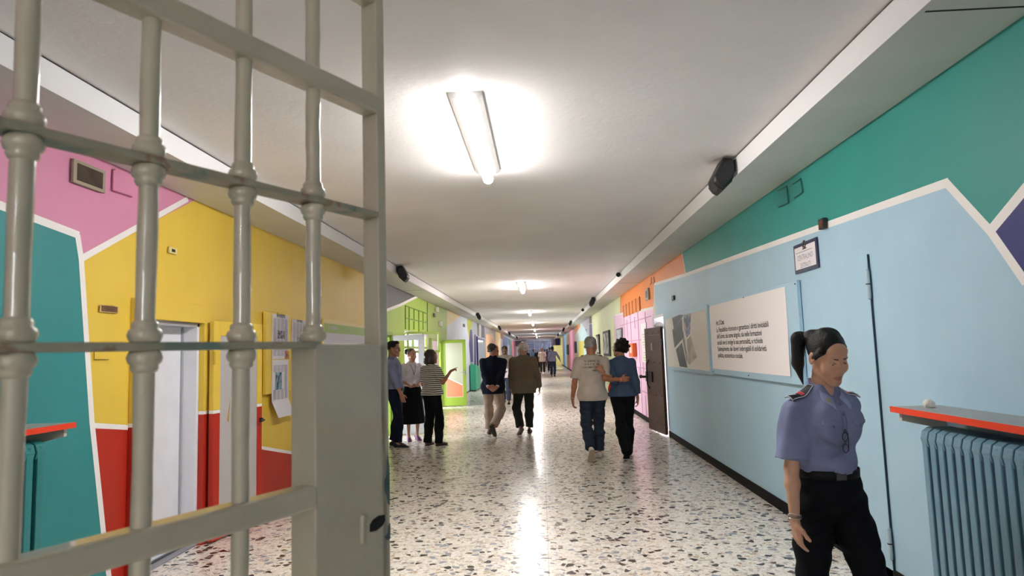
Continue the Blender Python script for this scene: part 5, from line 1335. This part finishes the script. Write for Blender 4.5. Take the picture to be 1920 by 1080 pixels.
hair_mesh(p, F, .006, hm_grey, [ell(F.H(0, -.022, .040), (.080, .098, .084), R), rc(F.H(-.045, -.085, -.02), F.H(.045, -.085, -.02), .022, .022)], amp=.003, face=(.0, .008))
bj = cloth('2a323f'); trousers(p, F, H2, bj, g=.016, gl=.026, seed=12, top=.05, amp=.007)
wsh = mat('shoe_white', '#cfc8c0', rough=.5); wsl = mat('sole_tan', '#b09a84', rough=.7)
for i in (0, 1): shoe(p, F, i, .006, wsh, wsl)
dkprint = mat('print_grey', '#6b625a', rough=.9); tt = sU(.03, F.torso_sdf(.018), rc(F.chest-F.up*.06, F.hip-V3(0, 0, .2), .128*F.b+.030, .135*F.b+.042, (F.fw, 1.30)))
m = MB()
rs = random.Random(3)
for r_, (x0, x1, z) in enumerate(((-.11, .115, .115), (-.105, .11, .070), (-.125, .09, .025), (0.0, .09, -.02))):
    x = x0
    while x < x1:
        w = rs.uniform(.006, .012)
        if rs.random() < .84:
            a = on_sdf(tt, F.chest+F.rt*x+F.up*z-F.fw*.35, F.fw)-F.fw*.010; b = on_sdf(tt, F.chest+F.rt*(x+w*.3)+F.up*(z-.02)-F.fw*.35, F.fw)-F.fw*.010
            q_ = rs.random(); m.tube([a, b], .0022, dkprint, 4)
            if q_ < .4: m.tube([a, a+F.rt*w*.8], .002, dkprint, 4)
            elif q_ < .7: m.tube([b, b+F.rt*w*.8], .002, dkprint, 4)
            else: m.tube([b+F.rt*w*.7, a+F.rt*w*.7], .002, dkprint, 4); m.tube([a, a+F.rt*w*.7], .002, dkprint, 4)
        x += w+.005
m.build('print', ts)
m = MB(); w = F.wr[1]; d_ = unit(w-F.el[1]); u = unit(np.cross(d_, V3(0, 0, 1))); v = np.cross(d_, u); c = w-d_*.012
m.tube([c+u*.030*math.cos(a*.35)+v*.030*math.sin(a*.35) for a in range(19)], .006, mat('wristband_pink', '#f08a78', rough=.5), 6, caps=False); m.build('wristband', p)
m = MB(); w = F.wr[0]; d_ = unit(w-F.el[0]); u = unit(np.cross(d_, V3(0, 1, 0))); v = np.cross(d_, u); c = w-d_*.012
m.tube([c+u*.030*math.cos(a*.35)+v*.028*math.sin(a*.35) for a in range(19)], .005, mat('wristband_grey', '#a8a2b0', rough=.5), 6, caps=False); m.build('wristband', p)
# ------------------------------------------------------------------ curly-haired woman in the blue shirt
p = person(1.185, 9.95, 0, 1.70, 'curly dark-haired woman in a blue shirt and black cropped trousers, hand on the man\'s back')
F = Fig(hip=(0.0, 0, .94), lean=2, side=-1, twist=12, feet=[(-.02, -.30, .07, 40, 3), (.045, .12, 0, 0, -4)],
        hands=[dict(at=loc(p, 1130, 696, 9.60), dir=(-.75, .25, .75), palm=(.1, 1, -.1), curl=6, spread=2.2, thumb=(.5, 0, .6)), dict(at=(.235, .05, .80), dir=(-.02, .15, -1), palm=(-1, .1, 0), curl=35)],
        poles=[V3(.2, -.6, -1), None], head=(48, 4, 0), female=True, bulk=1.03)
build_body(p, F, H2, 'b07a58'); face_details(p, F, '17110f'); glasses(p, F)
sb = cloth('45556c'); sh_ = top_garment(p, F, 'shirt', H2, sb, g=.020, hem=.04, sleeve=1.72, loose=.03, amp=.008, seed=13, sleeves=(1.35, 1.72))
R = F.Rh
mesh_c = rc(F.nb+F.up*.01-F.fw*.05, F.nb+F.up*.035-F.fw*.04, .05, .052); mesh_sdf('collar', cut(mesh_c, F.nb+F.up*.045, F.up), F.nb-.15, F.nb+.15, .006, sb, sh_)
curls = [ell(F.H(0, -.035, .035), (.098, .108, .105), R)]
rs = np.random.RandomState(5)
for k in range(46):
    v = rs.randn(3); v /= np.linalg.norm(v)
    if v[1] > .45 and v[2] < .5: continue
    if v[2] < -.75: continue
    curls.append(ell(F.H(*(V3(0, -.035, .03)+v*V3(.094, .104, .105))), (.022, .022, .022)))
hair_mesh(p, F, .006, hm_dark, curls, amp=.006, face=(-.02, .006), seed=14)
trousers(p, F, H2, blackc, g=.018, gl=.045, seed=15, top=.06, cuffs=-.085, amp=.005)
for i in (0, 1): shoe(p, F, i, .006, leather, blackc, high=-.005)
# ------------------------------------------------------------------ someone ahead of them with a red bag
p = person(1.07, 14.3, 0, 1.74, 'person hidden behind the couple, only an ear, a dark shoe and a red bag showing')
F = Fig(feet=[(-.06, -.1, 0, 0, 5), (.10, .18, 0, 0, -5)], head=(0, 0, 0), bulk=1.0)
build_body(p, F, .008, '9a6a50'); face_details(p, F)
top_garment(p, F, 'shirt', .008, cloth('1d1c22'), g=.016, hem=.08, sleeve=1.8, seed=16)
hair_mesh(p, F, .007, hm_dark, [ell(F.H(0, -.022, .038), (.081, .098, .086), F.Rh)])
trousers(p, F, .008, cloth('1a2030'), seed=17)
for i in (0, 1): shoe(p, F, i, .007, leather, blackc)
bg_ = empty('shoulder_bag', (1.47, 14.16, .55), 0, 'bright red shoulder bag hanging between the couple, carried by the hidden person', 'bag')
mesh_sdf('bag_body', folds(ell((0, 0, .16), (.085, .13, .19)), .006, (20, 20, 20), 4), V3(-.15, -.2, -.1), V3(.15, .2, .4), .009, cloth('d8301c'), bg_)
m = MB(); m.tube([(-.02, -.09, .28), (-.12, -.06, .6), (-.17, 0, .86), (-.12, .06, .6), (-.02, .09, .28)], .010, blackc, 6); m.build('strap', bg_)
# ------------------------------------------------------------------ man in the navy jacket, hands clasped behind
p = person(-.955, 12.85, 0, 1.77, 'man in a navy jacket and beige trousers walking away with his hands clasped behind him')
F = Fig(hip=(0, 0, .935), lean=12, side=2, feet=[(-.10, .18, 0, 0, 6), (.02, -.30, .12, 58, -34)],
        hands=[dict(at=(-.05, -.235, .82), dir=(.85, -.05, -.35), palm=(.2, 1, .2), curl=38, thumb=(0, 0, 1)), dict(at=(.085, -.215, .86), dir=(-.85, -.15, -.45), palm=(-.1, 1, 0), curl=40, thumb=(0, 0, 1))],
        poles=[V3(-1, -.55, 0), V3(1, -.55, 0)], head=(-48, 0, -4), bulk=1.08)
build_body(p, F, H2, 'a87058'); face_details(p, F, '2a211c')
nj = cloth('121726')
jk = top_garment(p, F, 'jacket', H2, nj, g=.026, hem=.16, sleeve=1.88, loose=.036, amp=.005, seed=18)
# split tails over the hands
hair_mesh(p, F, .006, mat('hair_dark_grey', '#2a2220', rough=.6, bump=.5, bscale=160), [ell(F.H(0, -.026, .036), (.079, .096, .082), F.Rh), rc(F.H(-.04, -.085, -.02), F.H(.04, -.085, -.02), .020, .020)], amp=.003, face=(.01, .012))
for i in (0, 1):
    m = MB(); w = F.wr[i]; d_ = unit(w-F.el[i]); c = w-d_*.022
    m.tube([c-d_*.012, c+d_*.012], .035, mat('cuff_white', '#d8d8e2', rough=.8), 14); m.build('shirt_cuff', jk)
f = sU(.01, rc(F.nb-F.rt*.05+F.up*.015-F.fw*.04, F.nb+F.rt*.05+F.up*.015-F.fw*.04, .028, .028)); mesh_sdf('collar', f, F.nb-.15, F.nb+.15, .006, nj, jk)
trousers(p, F, H2, cloth('a08c7c'), g=.020, gl=.036, seed=19, top=.05, amp=.009)
for i in (0, 1): shoe(p, F, i, .006, mat('shoe_brown', '#4a342a', rough=.4), mat('sole_black', '#0c0b0b', rough=.6))
# ------------------------------------------------------------------ man in the brown tweed jacket
p = person(-.355, 12.95, 0, 1.76, 'balding white-haired man in a brown tweed jacket and dark green trousers, walking away')
F = Fig(hip=(0, 0, .94), lean=6, side=0, feet=[(-.09, -.22, .06, 40, 30), (.07, .12, 0, 0, -6)],
        hands=[dict(at=(-.24, .06, .82), dir=(.1, .3, -1), palm=(1, 0, 0), curl=35), dict(at=(.30, .05, .83), dir=(-.02, .2, -1), palm=(-1, 0, 0), curl=35)],
        head=(38, -6, 0), bulk=1.12)
build_body(p, F, H2, 'b07c68'); face_details(p, F, '9a9088')
def tweed():
    m = bpy.data.materials.new('tweed_brown'); m.use_nodes = True; nt = m.node_tree; b = nt.nodes['Principled BSDF']; b.inputs['Roughness'].default_value = .95
    tc = nt.nodes.new('ShaderNodeTexCoord'); n = nt.nodes.new('ShaderNodeTexNoise'); n.inputs['Scale'].default_value = 190; nt.links.new(tc.outputs['Object'], n.inputs['Vector'])
    w = nt.nodes.new('ShaderNodeTexWave'); w.inputs['Scale'].default_value = 7; w.bands_direction = 'Z'; w.inputs['Distortion'].default_value = 1; nt.links.new(tc.outputs['Object'], w.inputs['Vector'])
    r = nt.nodes.new('ShaderNodeValToRGB'); r.color_ramp.elements[0].color = (*lin('463b31'), 1); r.color_ramp.elements[1].color = (*lin('7d6c58'), 1); r.color_ramp.elements[0].position = .35; r.color_ramp.elements[1].position = .65
    a = nt.nodes.new('ShaderNodeMath'); a.operation = 'MULTIPLY_ADD'; nt.links.new(w.outputs['Fac'], a.inputs[0]); a.inputs[1].default_value = .04; nt.links.new(n.outputs['Fac'], a.inputs[2])
    nt.links.new(a.outputs[0], r.inputs['Fac']); nt.links.new(r.outputs['Color'], b.inputs['Base Color']); return m
tw = tweed(); jk = top_garment(p, F, 'jacket', H2, tw, g=.028, hem=.17, sleeve=1.92, loose=.045, amp=.006, seed=20, flare=.006)
hair_mesh(p, F, .006, hm_white, [ell(F.H(0, -.034, .026), (.083, .090, .078), F.Rh), rc(F.H(-.04, -.09, -.03), F.H(.04, -.09, -.03), .020, .020)], amp=.004, face=(.01, .012))
f = sU(.01, rc(F.nb-F.rt*.05+F.up*.012-F.fw*.04, F.nb+F.rt*.05+F.up*.012-F.fw*.04, .028, .028)); mesh_sdf('collar', f, F.nb-.15, F.nb+.15, .006, tw, jk)
trousers(p, F, H2, cloth('24271f'), g=.022, gl=.034, seed=21, top=.05, amp=.007)
for i in (0, 1): shoe(p, F, i, .006, mat('shoe_brown'), mat('sole_brown', '#5a463c', rough=.6))
# ------------------------------------------------------------------ pointing woman in the striped T-shirt
p = person(-1.93, 11.60, -38, 1.65, 'woman in a black and white striped T-shirt and black trousers, seen from behind, pointing right')
F = Fig(hip=(0, 0, .945), lean=0, twist=8, feet=[(-.12, -.02, 0, 0, 14), (.09, .06, 0, 0, -8)],
        hands=[dict(at=V3(-.17, .22, 1.04), dir=(.5, .6, .25), palm=(.3, 0, -1), curl=30), dict(at=loc(p, 845, 696, 11.45), dir=(.12, .2, 1), palm=(.9, .3, .1), curl=20, point=False, thumb=(-.5, .2, 0))],
        poles=[V3(-.4, -.7, -1), V3(.35, -.3, -1)], head=(-22, 0, 0), female=True, bulk=1.08)
# the hand points to the right of the corridor
wv = lambda v: V3(*(Matrix.Rotation(-p.rotation_euler[2], 3, 'Z') @ Vector(v)))
d_ = unit(wv((.88, .15, .42))); n_ = unit(wv((.2, -.3, -.9))); n_ = unit(n_-d_*(n_@d_)); F.hd[1] = (d_, n_, unit(np.cross(d_, n_))*-1, 40, 0, True)
if F.hd[1][2]@wv((0, -1, .3)) < 0: F.hd[1] = (d_, n_, -F.hd[1][2], 40, 0, True)
build_body(p, F, H2, 'a5694c'); face_details(p, F); glasses(p, F)
def striped():
    m = bpy.data.materials.new('striped_jersey'); m.use_nodes = True; nt = m.node_tree; b = nt.nodes['Principled BSDF']; b.inputs['Roughness'].default_value = .9
    tc = nt.nodes.new('ShaderNodeTexCoord'); sp = nt.nodes.new('ShaderNodeSeparateXYZ'); nt.links.new(tc.outputs['Object'], sp.inputs[0])
    n = nt.nodes.new('ShaderNodeTexNoise'); n.inputs['Scale'].default_value = 6; nt.links.new(tc.outputs['Object'], n.inputs['Vector'])
    a = nt.nodes.new('ShaderNodeMath'); a.operation = 'MULTIPLY_ADD'; nt.links.new(n.outputs['Fac'], a.inputs[0]); a.inputs[1].default_value = .022; nt.links.new(sp.outputs['Z'], a.inputs[2])
    d = nt.nodes.new('ShaderNodeMath'); d.operation = 'DIVIDE'; nt.links.new(a.outputs[0], d.inputs[0]); d.inputs[1].default_value = .036
    f = nt.nodes.new('ShaderNodeMath'); f.operation = 'FRACT'; nt.links.new(d.outputs[0], f.inputs[0])
    g = nt.nodes.new('ShaderNodeMath'); g.operation = 'GREATER_THAN'; nt.links.new(f.outputs[0], g.inputs[0]); g.inputs[1].default_value = .56
    mx = nt.nodes.new('ShaderNodeMix'); mx.data_type = 'RGBA'; mx.inputs['A'].default_value = (*lin('d9d3c8'), 1); mx.inputs['B'].default_value = (*lin('16151a'), 1)
    nt.links.new(g.outputs[0], mx.inputs['Factor']); nt.links.new(mx.outputs['Result'], b.inputs['Base Color']); return m
top_garment(p, F, 'tshirt', H2, striped(), g=.020, hem=.02, sleeve=.80, loose=.03, amp=.006, seed=22)
R = F.Rh
hair_mesh(p, F, .006, hm_brown, [ell(F.H(0, -.03, .035), (.090, .104, .090), R), ell(F.H(0, -.065, -.06), (.092, .075, .085), R), ell(F.H(-.07, -.01, -.06), (.03, .05, .075), R), ell(F.H(.07, -.01, -.06), (.03, .05, .075), R)], amp=.005, face=(-.015, .002), seed=23)
trousers(p, F, H2, blackc, g=.024, gl=.034, seed=24, top=.10, cuffs=-.035, amp=.006)
for i in (0, 1): shoe(p, F, i, .006, mat('boot_brown', '#4a342c', rough=.5), mat('sole_black'), high=.05)
# ------------------------------------------------------------------ woman with the lanyard
p = person(-2.43, 12.35, 180+28, 1.64, 'woman in a white blouse and long black skirt with a dark lanyard and purple heels')
F = Fig(hip=(0, 0, .995), lean=0, feet=[(-.09, .02, .05, 28, 12), (.09, .03, .05, 28, -6)],
        hands=[dict(at=V3(-.055, .235, 1.075), dir=(.75, .45, .15), palm=(0, -.2, 1), curl=22, thumb=(0, 1, 0)), dict(at=V3(.085, .225, 1.065), dir=(-.75, .45, .1), palm=(0, -.3, 1), curl=25, thumb=(0, 1, 0))],
        poles=[V3(-.7, -.7, -1), V3(.7, -.7, -1)], head=(14, -6, 0), female=True, bulk=.98)
build_body(p, F, H2, 'c08d78', lips='a0404a'); face_details(p, F, '2a1d16')
bl_ = cloth('dcd6dc'); top_garment(p, F, 'blouse', H2, bl_, g=.020, hem=-.075, sleeve=1.15, loose=.03, amp=.008, seed=25, neck_r=.08)
R = F.Rh
hair_mesh(p, F, .006, mat('hair_auburn', '#3c241e', rough=.5, bump=.5, bscale=160), [ell(F.H(0, -.024, .036), (.079, .096, .086), R), ell(F.H(.055, -.10, .055), (.045, .045, .05), R)], amp=.004, face=(-.005, .006))
def skirt(P):
    q = P-F.hip; z = q[:, 2]; ang = np.arctan2(q[:, 1], q[:, 0]); rx = .150+np.clip(.12-z, 0, .12)*.33+np.clip(-z, 0, 1)*.11; rr = np.sqrt((q[:, 0])**2+(q[:, 1]*1.25)**2)
    return np.maximum(np.maximum((rr-rx-.010*np.sin(ang*11+z*3)*np.clip(.1-z, 0, .6))*.9, z-.13), -.66-z)
mesh_sdf('skirt', skirt, F.hip-V3(.4, .4, .75), F.hip+V3(.4, .4, .2), .008, blackc, p)
m = MB(); ln = mat('lanyard_dark', '#1a1c24', rough=.7); tf = F.torso_sdf(.028)
for sg in (-1, 1):
    pts = [F.nb+F.rt*sg*.055+F.up*.02-F.fw*.02]+[on_sdf(tf, F.chest+F.rt*sg*.055*(1-t)+F.up*(.15-.20*t)+F.fw*.4, -F.fw)+F.fw*.012 for t in (0, .25, .5, .75, 1)]
    m.tube(pts, .004, ln, 6)
m.build('lanyard', p)
ph_ = mat('heel_purple', '#8a4a86', rough=.45)
for i in (0, 1):
    s_ = shoe(p, F, i, .006, ph_, ph_); m = MB(); a = F.an[i]+F.ft[i]@V3(0, -.045, -.075); m.tube([a, (a[0], a[1]-.0, .004)], [.013, .008], ph_, 8); m.build('heel', s_)
# ------------------------------------------------------------------ man with glasses at the left
p = person(-2.57, 11.50, -88, 1.82, 'man in a grey-blue shirt and dark jeans, in profile beside the gate lock stile')
F = Fig(hip=(0, 0, .945), lean=-1, feet=[(-.13, -.05, 0, 0, 8), (.12, .06, 0, 0, -8)],
        hands=[None, dict(at=V3(.20, .16, .84), dir=(-.12, .3, -1), palm=(-1, 0, 0), curl=30)], poles=[None, V3(.2, -1, -.2)], head=(-6, -3, 0), bulk=1.05)
build_body(p, F, H2, 'a8745c'); face_details(p, F, '17110f'); glasses(p, F)
sh_ = top_garment(p, F, 'shirt', H2, cloth('7e84a0'), g=.018, hem=-.02, sleeve=1.55, loose=.025, amp=.006, seed=26)
hair_mesh(p, F, .006, hm_dark, [ell(F.H(0, -.022, .040), (.081, .098, .086), F.Rh), ell(F.H(0, .045, .095), (.055, .045, .028), F.Rh)], amp=.003, face=(.012, .010))
f = sU(.01, rc(F.nb-F.rt*.05+F.up*.01-F.fw*.04, F.nb+F.rt*.05+F.up*.01-F.fw*.04, .026, .026)); mesh_sdf('collar', f, F.nb-.15, F.nb+.15, .006, cloth('7e84a0'), sh_)
trousers(p, F, H2, cloth('141b2e'), g=.018, gl=.032, seed=27, top=.10)
m = MB(); c = F.hip+F.up*.055+F.rt*.175-F.fw*.045; m.box(c-V3(.006, .02, .025), c+V3(.006, .02, .025), mat('leather_tag', '#b8a890', rough=.6)); m.build('belt_tag', p)
for i in (0, 1): shoe(p, F, i, .006, mat('sneaker_dark', '#161a26', rough=.6), mat('sole_white', '#b8b0a8', rough=.6))
# ------------------------------------------------------------------ people farther down
def far_person(px_, py_, Y, rz, hgt, top, legs, hairm, tone, label, group=None, sleeve=.8, feet=None, hands=None, hem=.1, h=.011, head=(0, 0, 0), bulk=1.05, poles=None, shoes=None, jacket=False):
    x = ray(px_, py_)[0]*Y/ray(px_, py_)[1]; p = person(x, Y, rz, hgt, label)
    if group: p['group'] = group
    F = Fig(feet=feet, hands=hands, head=head, bulk=bulk, poles=poles)
    build_body(p, F, h, tone)
    if Y < 30: face_details(p, F)
    top_garment(p, F, 'jacket' if jacket else 'shirt', h, cloth(top), g=.020, hem=hem, sleeve=sleeve, loose=.03, seed=int(px_))
    if hairm: hair_mesh(p, F, h*.8, hairm, [ell(F.H(0, -.022, .038), (.081, .098, .086), F.Rh)])
    trousers(p, F, h, cloth(legs), g=.02, gl=.03, seed=int(px_)+1, top=.06)
    for i in (0, 1): shoe(p, F, i, h*.8, shoes or leather, shoes or blackc)
    return p, F
hm_ = [(-.11, .12, 0, 0, 6), (.10, -.16, .03, 22, -6)]
p, F = far_person(947, 680, 20.5, 180-8, 1.76, '8a8178', '3a4050', hm_dark, '6a4836', 'man in a grey-beige jacket coming towards us, behind the man in the navy jacket', sleeve=1.9, feet=hm_, hem=.10, h=.009,
                  hands=[dict(at=V3(-.10, .24, 1.02), dir=(.4, .5, -.4), palm=(.5, 0, -1), curl=40), dict(at=(.28, .08, .82), dir=(0, .2, -1), palm=(-1, 0, 0), curl=30)], jacket=True)
w = empty('paper_sheet', tuple(p.matrix_world @ Vector((0, 0, 0))), 0, 'white sheet of paper held by the man in the grey-beige jacket', 'paper')
bpy.context.view_layer.update()
c = p.matrix_world @ Vector(tuple(F.wr[0]+F.hd[0][0]*.10)); w.location = c
m = MB(); m.add([(-.10, -.01, -.17), (.10, .01, -.17), (.10, .03, .10), (-.10, .01, .10), (-.10, -.012, -.17), (.10, .008, -.17), (.10, .028, .10), (-.10, .008, .10)], [(0, 1, 2, 3), (7, 6, 5, 4), (0, 4, 5, 1), (1, 5, 6, 2), (2, 6, 7, 3), (3, 7, 4, 0)], mat('paper_bright')); m.build('sheet', w)
far_person(1017, 680, 47, 180, 1.80, 'fbf8f8', '3a3628', mat('hair_light', '#7a6a5a', rough=.6), 'b5846a', 'man in a white T-shirt and olive trousers walking towards us far down the corridor', feet=hm_, shoes=mat('shoe_white'), hem=.14)
far_person(1036.5, 680, 41, -8, 1.83, '6e6c88', '20293f', hm_dark, '4a3024', 'tall man in a grey-violet shirt and jeans walking away far down the corridor', feet=hm_, sleeve=1.7, hem=.06,
           hands=[None, dict(at=V3(.42, .05, .95), dir=(.3, .2, -1), palm=(-1, 0, 0), curl=30)])
far_person(1031, 676, 49.5, -5, 1.83, '1c1c26', '15161f', hm_dark, '5a3c30', 'dark-dressed person walking just left of the tall man in the grey-violet shirt', feet=hm_, sleeve=1.9)
gl = 'people standing in front of the far grille'
for a, Y, c1, c2, lb in ((1000.5, 66, '93a9cf', '9a8f80', 'person in a light blue shirt standing before the far grille'), (1008, 60, '15161d', '15161d', 'person all in black left of the far man in the white T-shirt'),
                         (1026, 68, '7f8496', '50535f', 'person in a grey top before the far grille, between the two walking men'), (1022, 74, '4a4a5a', '3a3a46', 'small figure before the far grille, behind the shoulder of the man in white'), (987.5, 55, '17171f', '1c1c26', 'dark figure just right of the balding man\'s head, far down the corridor')):
    far_person(a, 672, Y, 180 if a < 1010 else 20, 1.74, c1, c2, hm_dark, '8a6450', lb, group=gl, h=.016, sleeve=.8 if a < 1001 else 1.8, feet=[(-.1, .03, 0, 0, 6), (.1, 0, 0, 0, -6)])
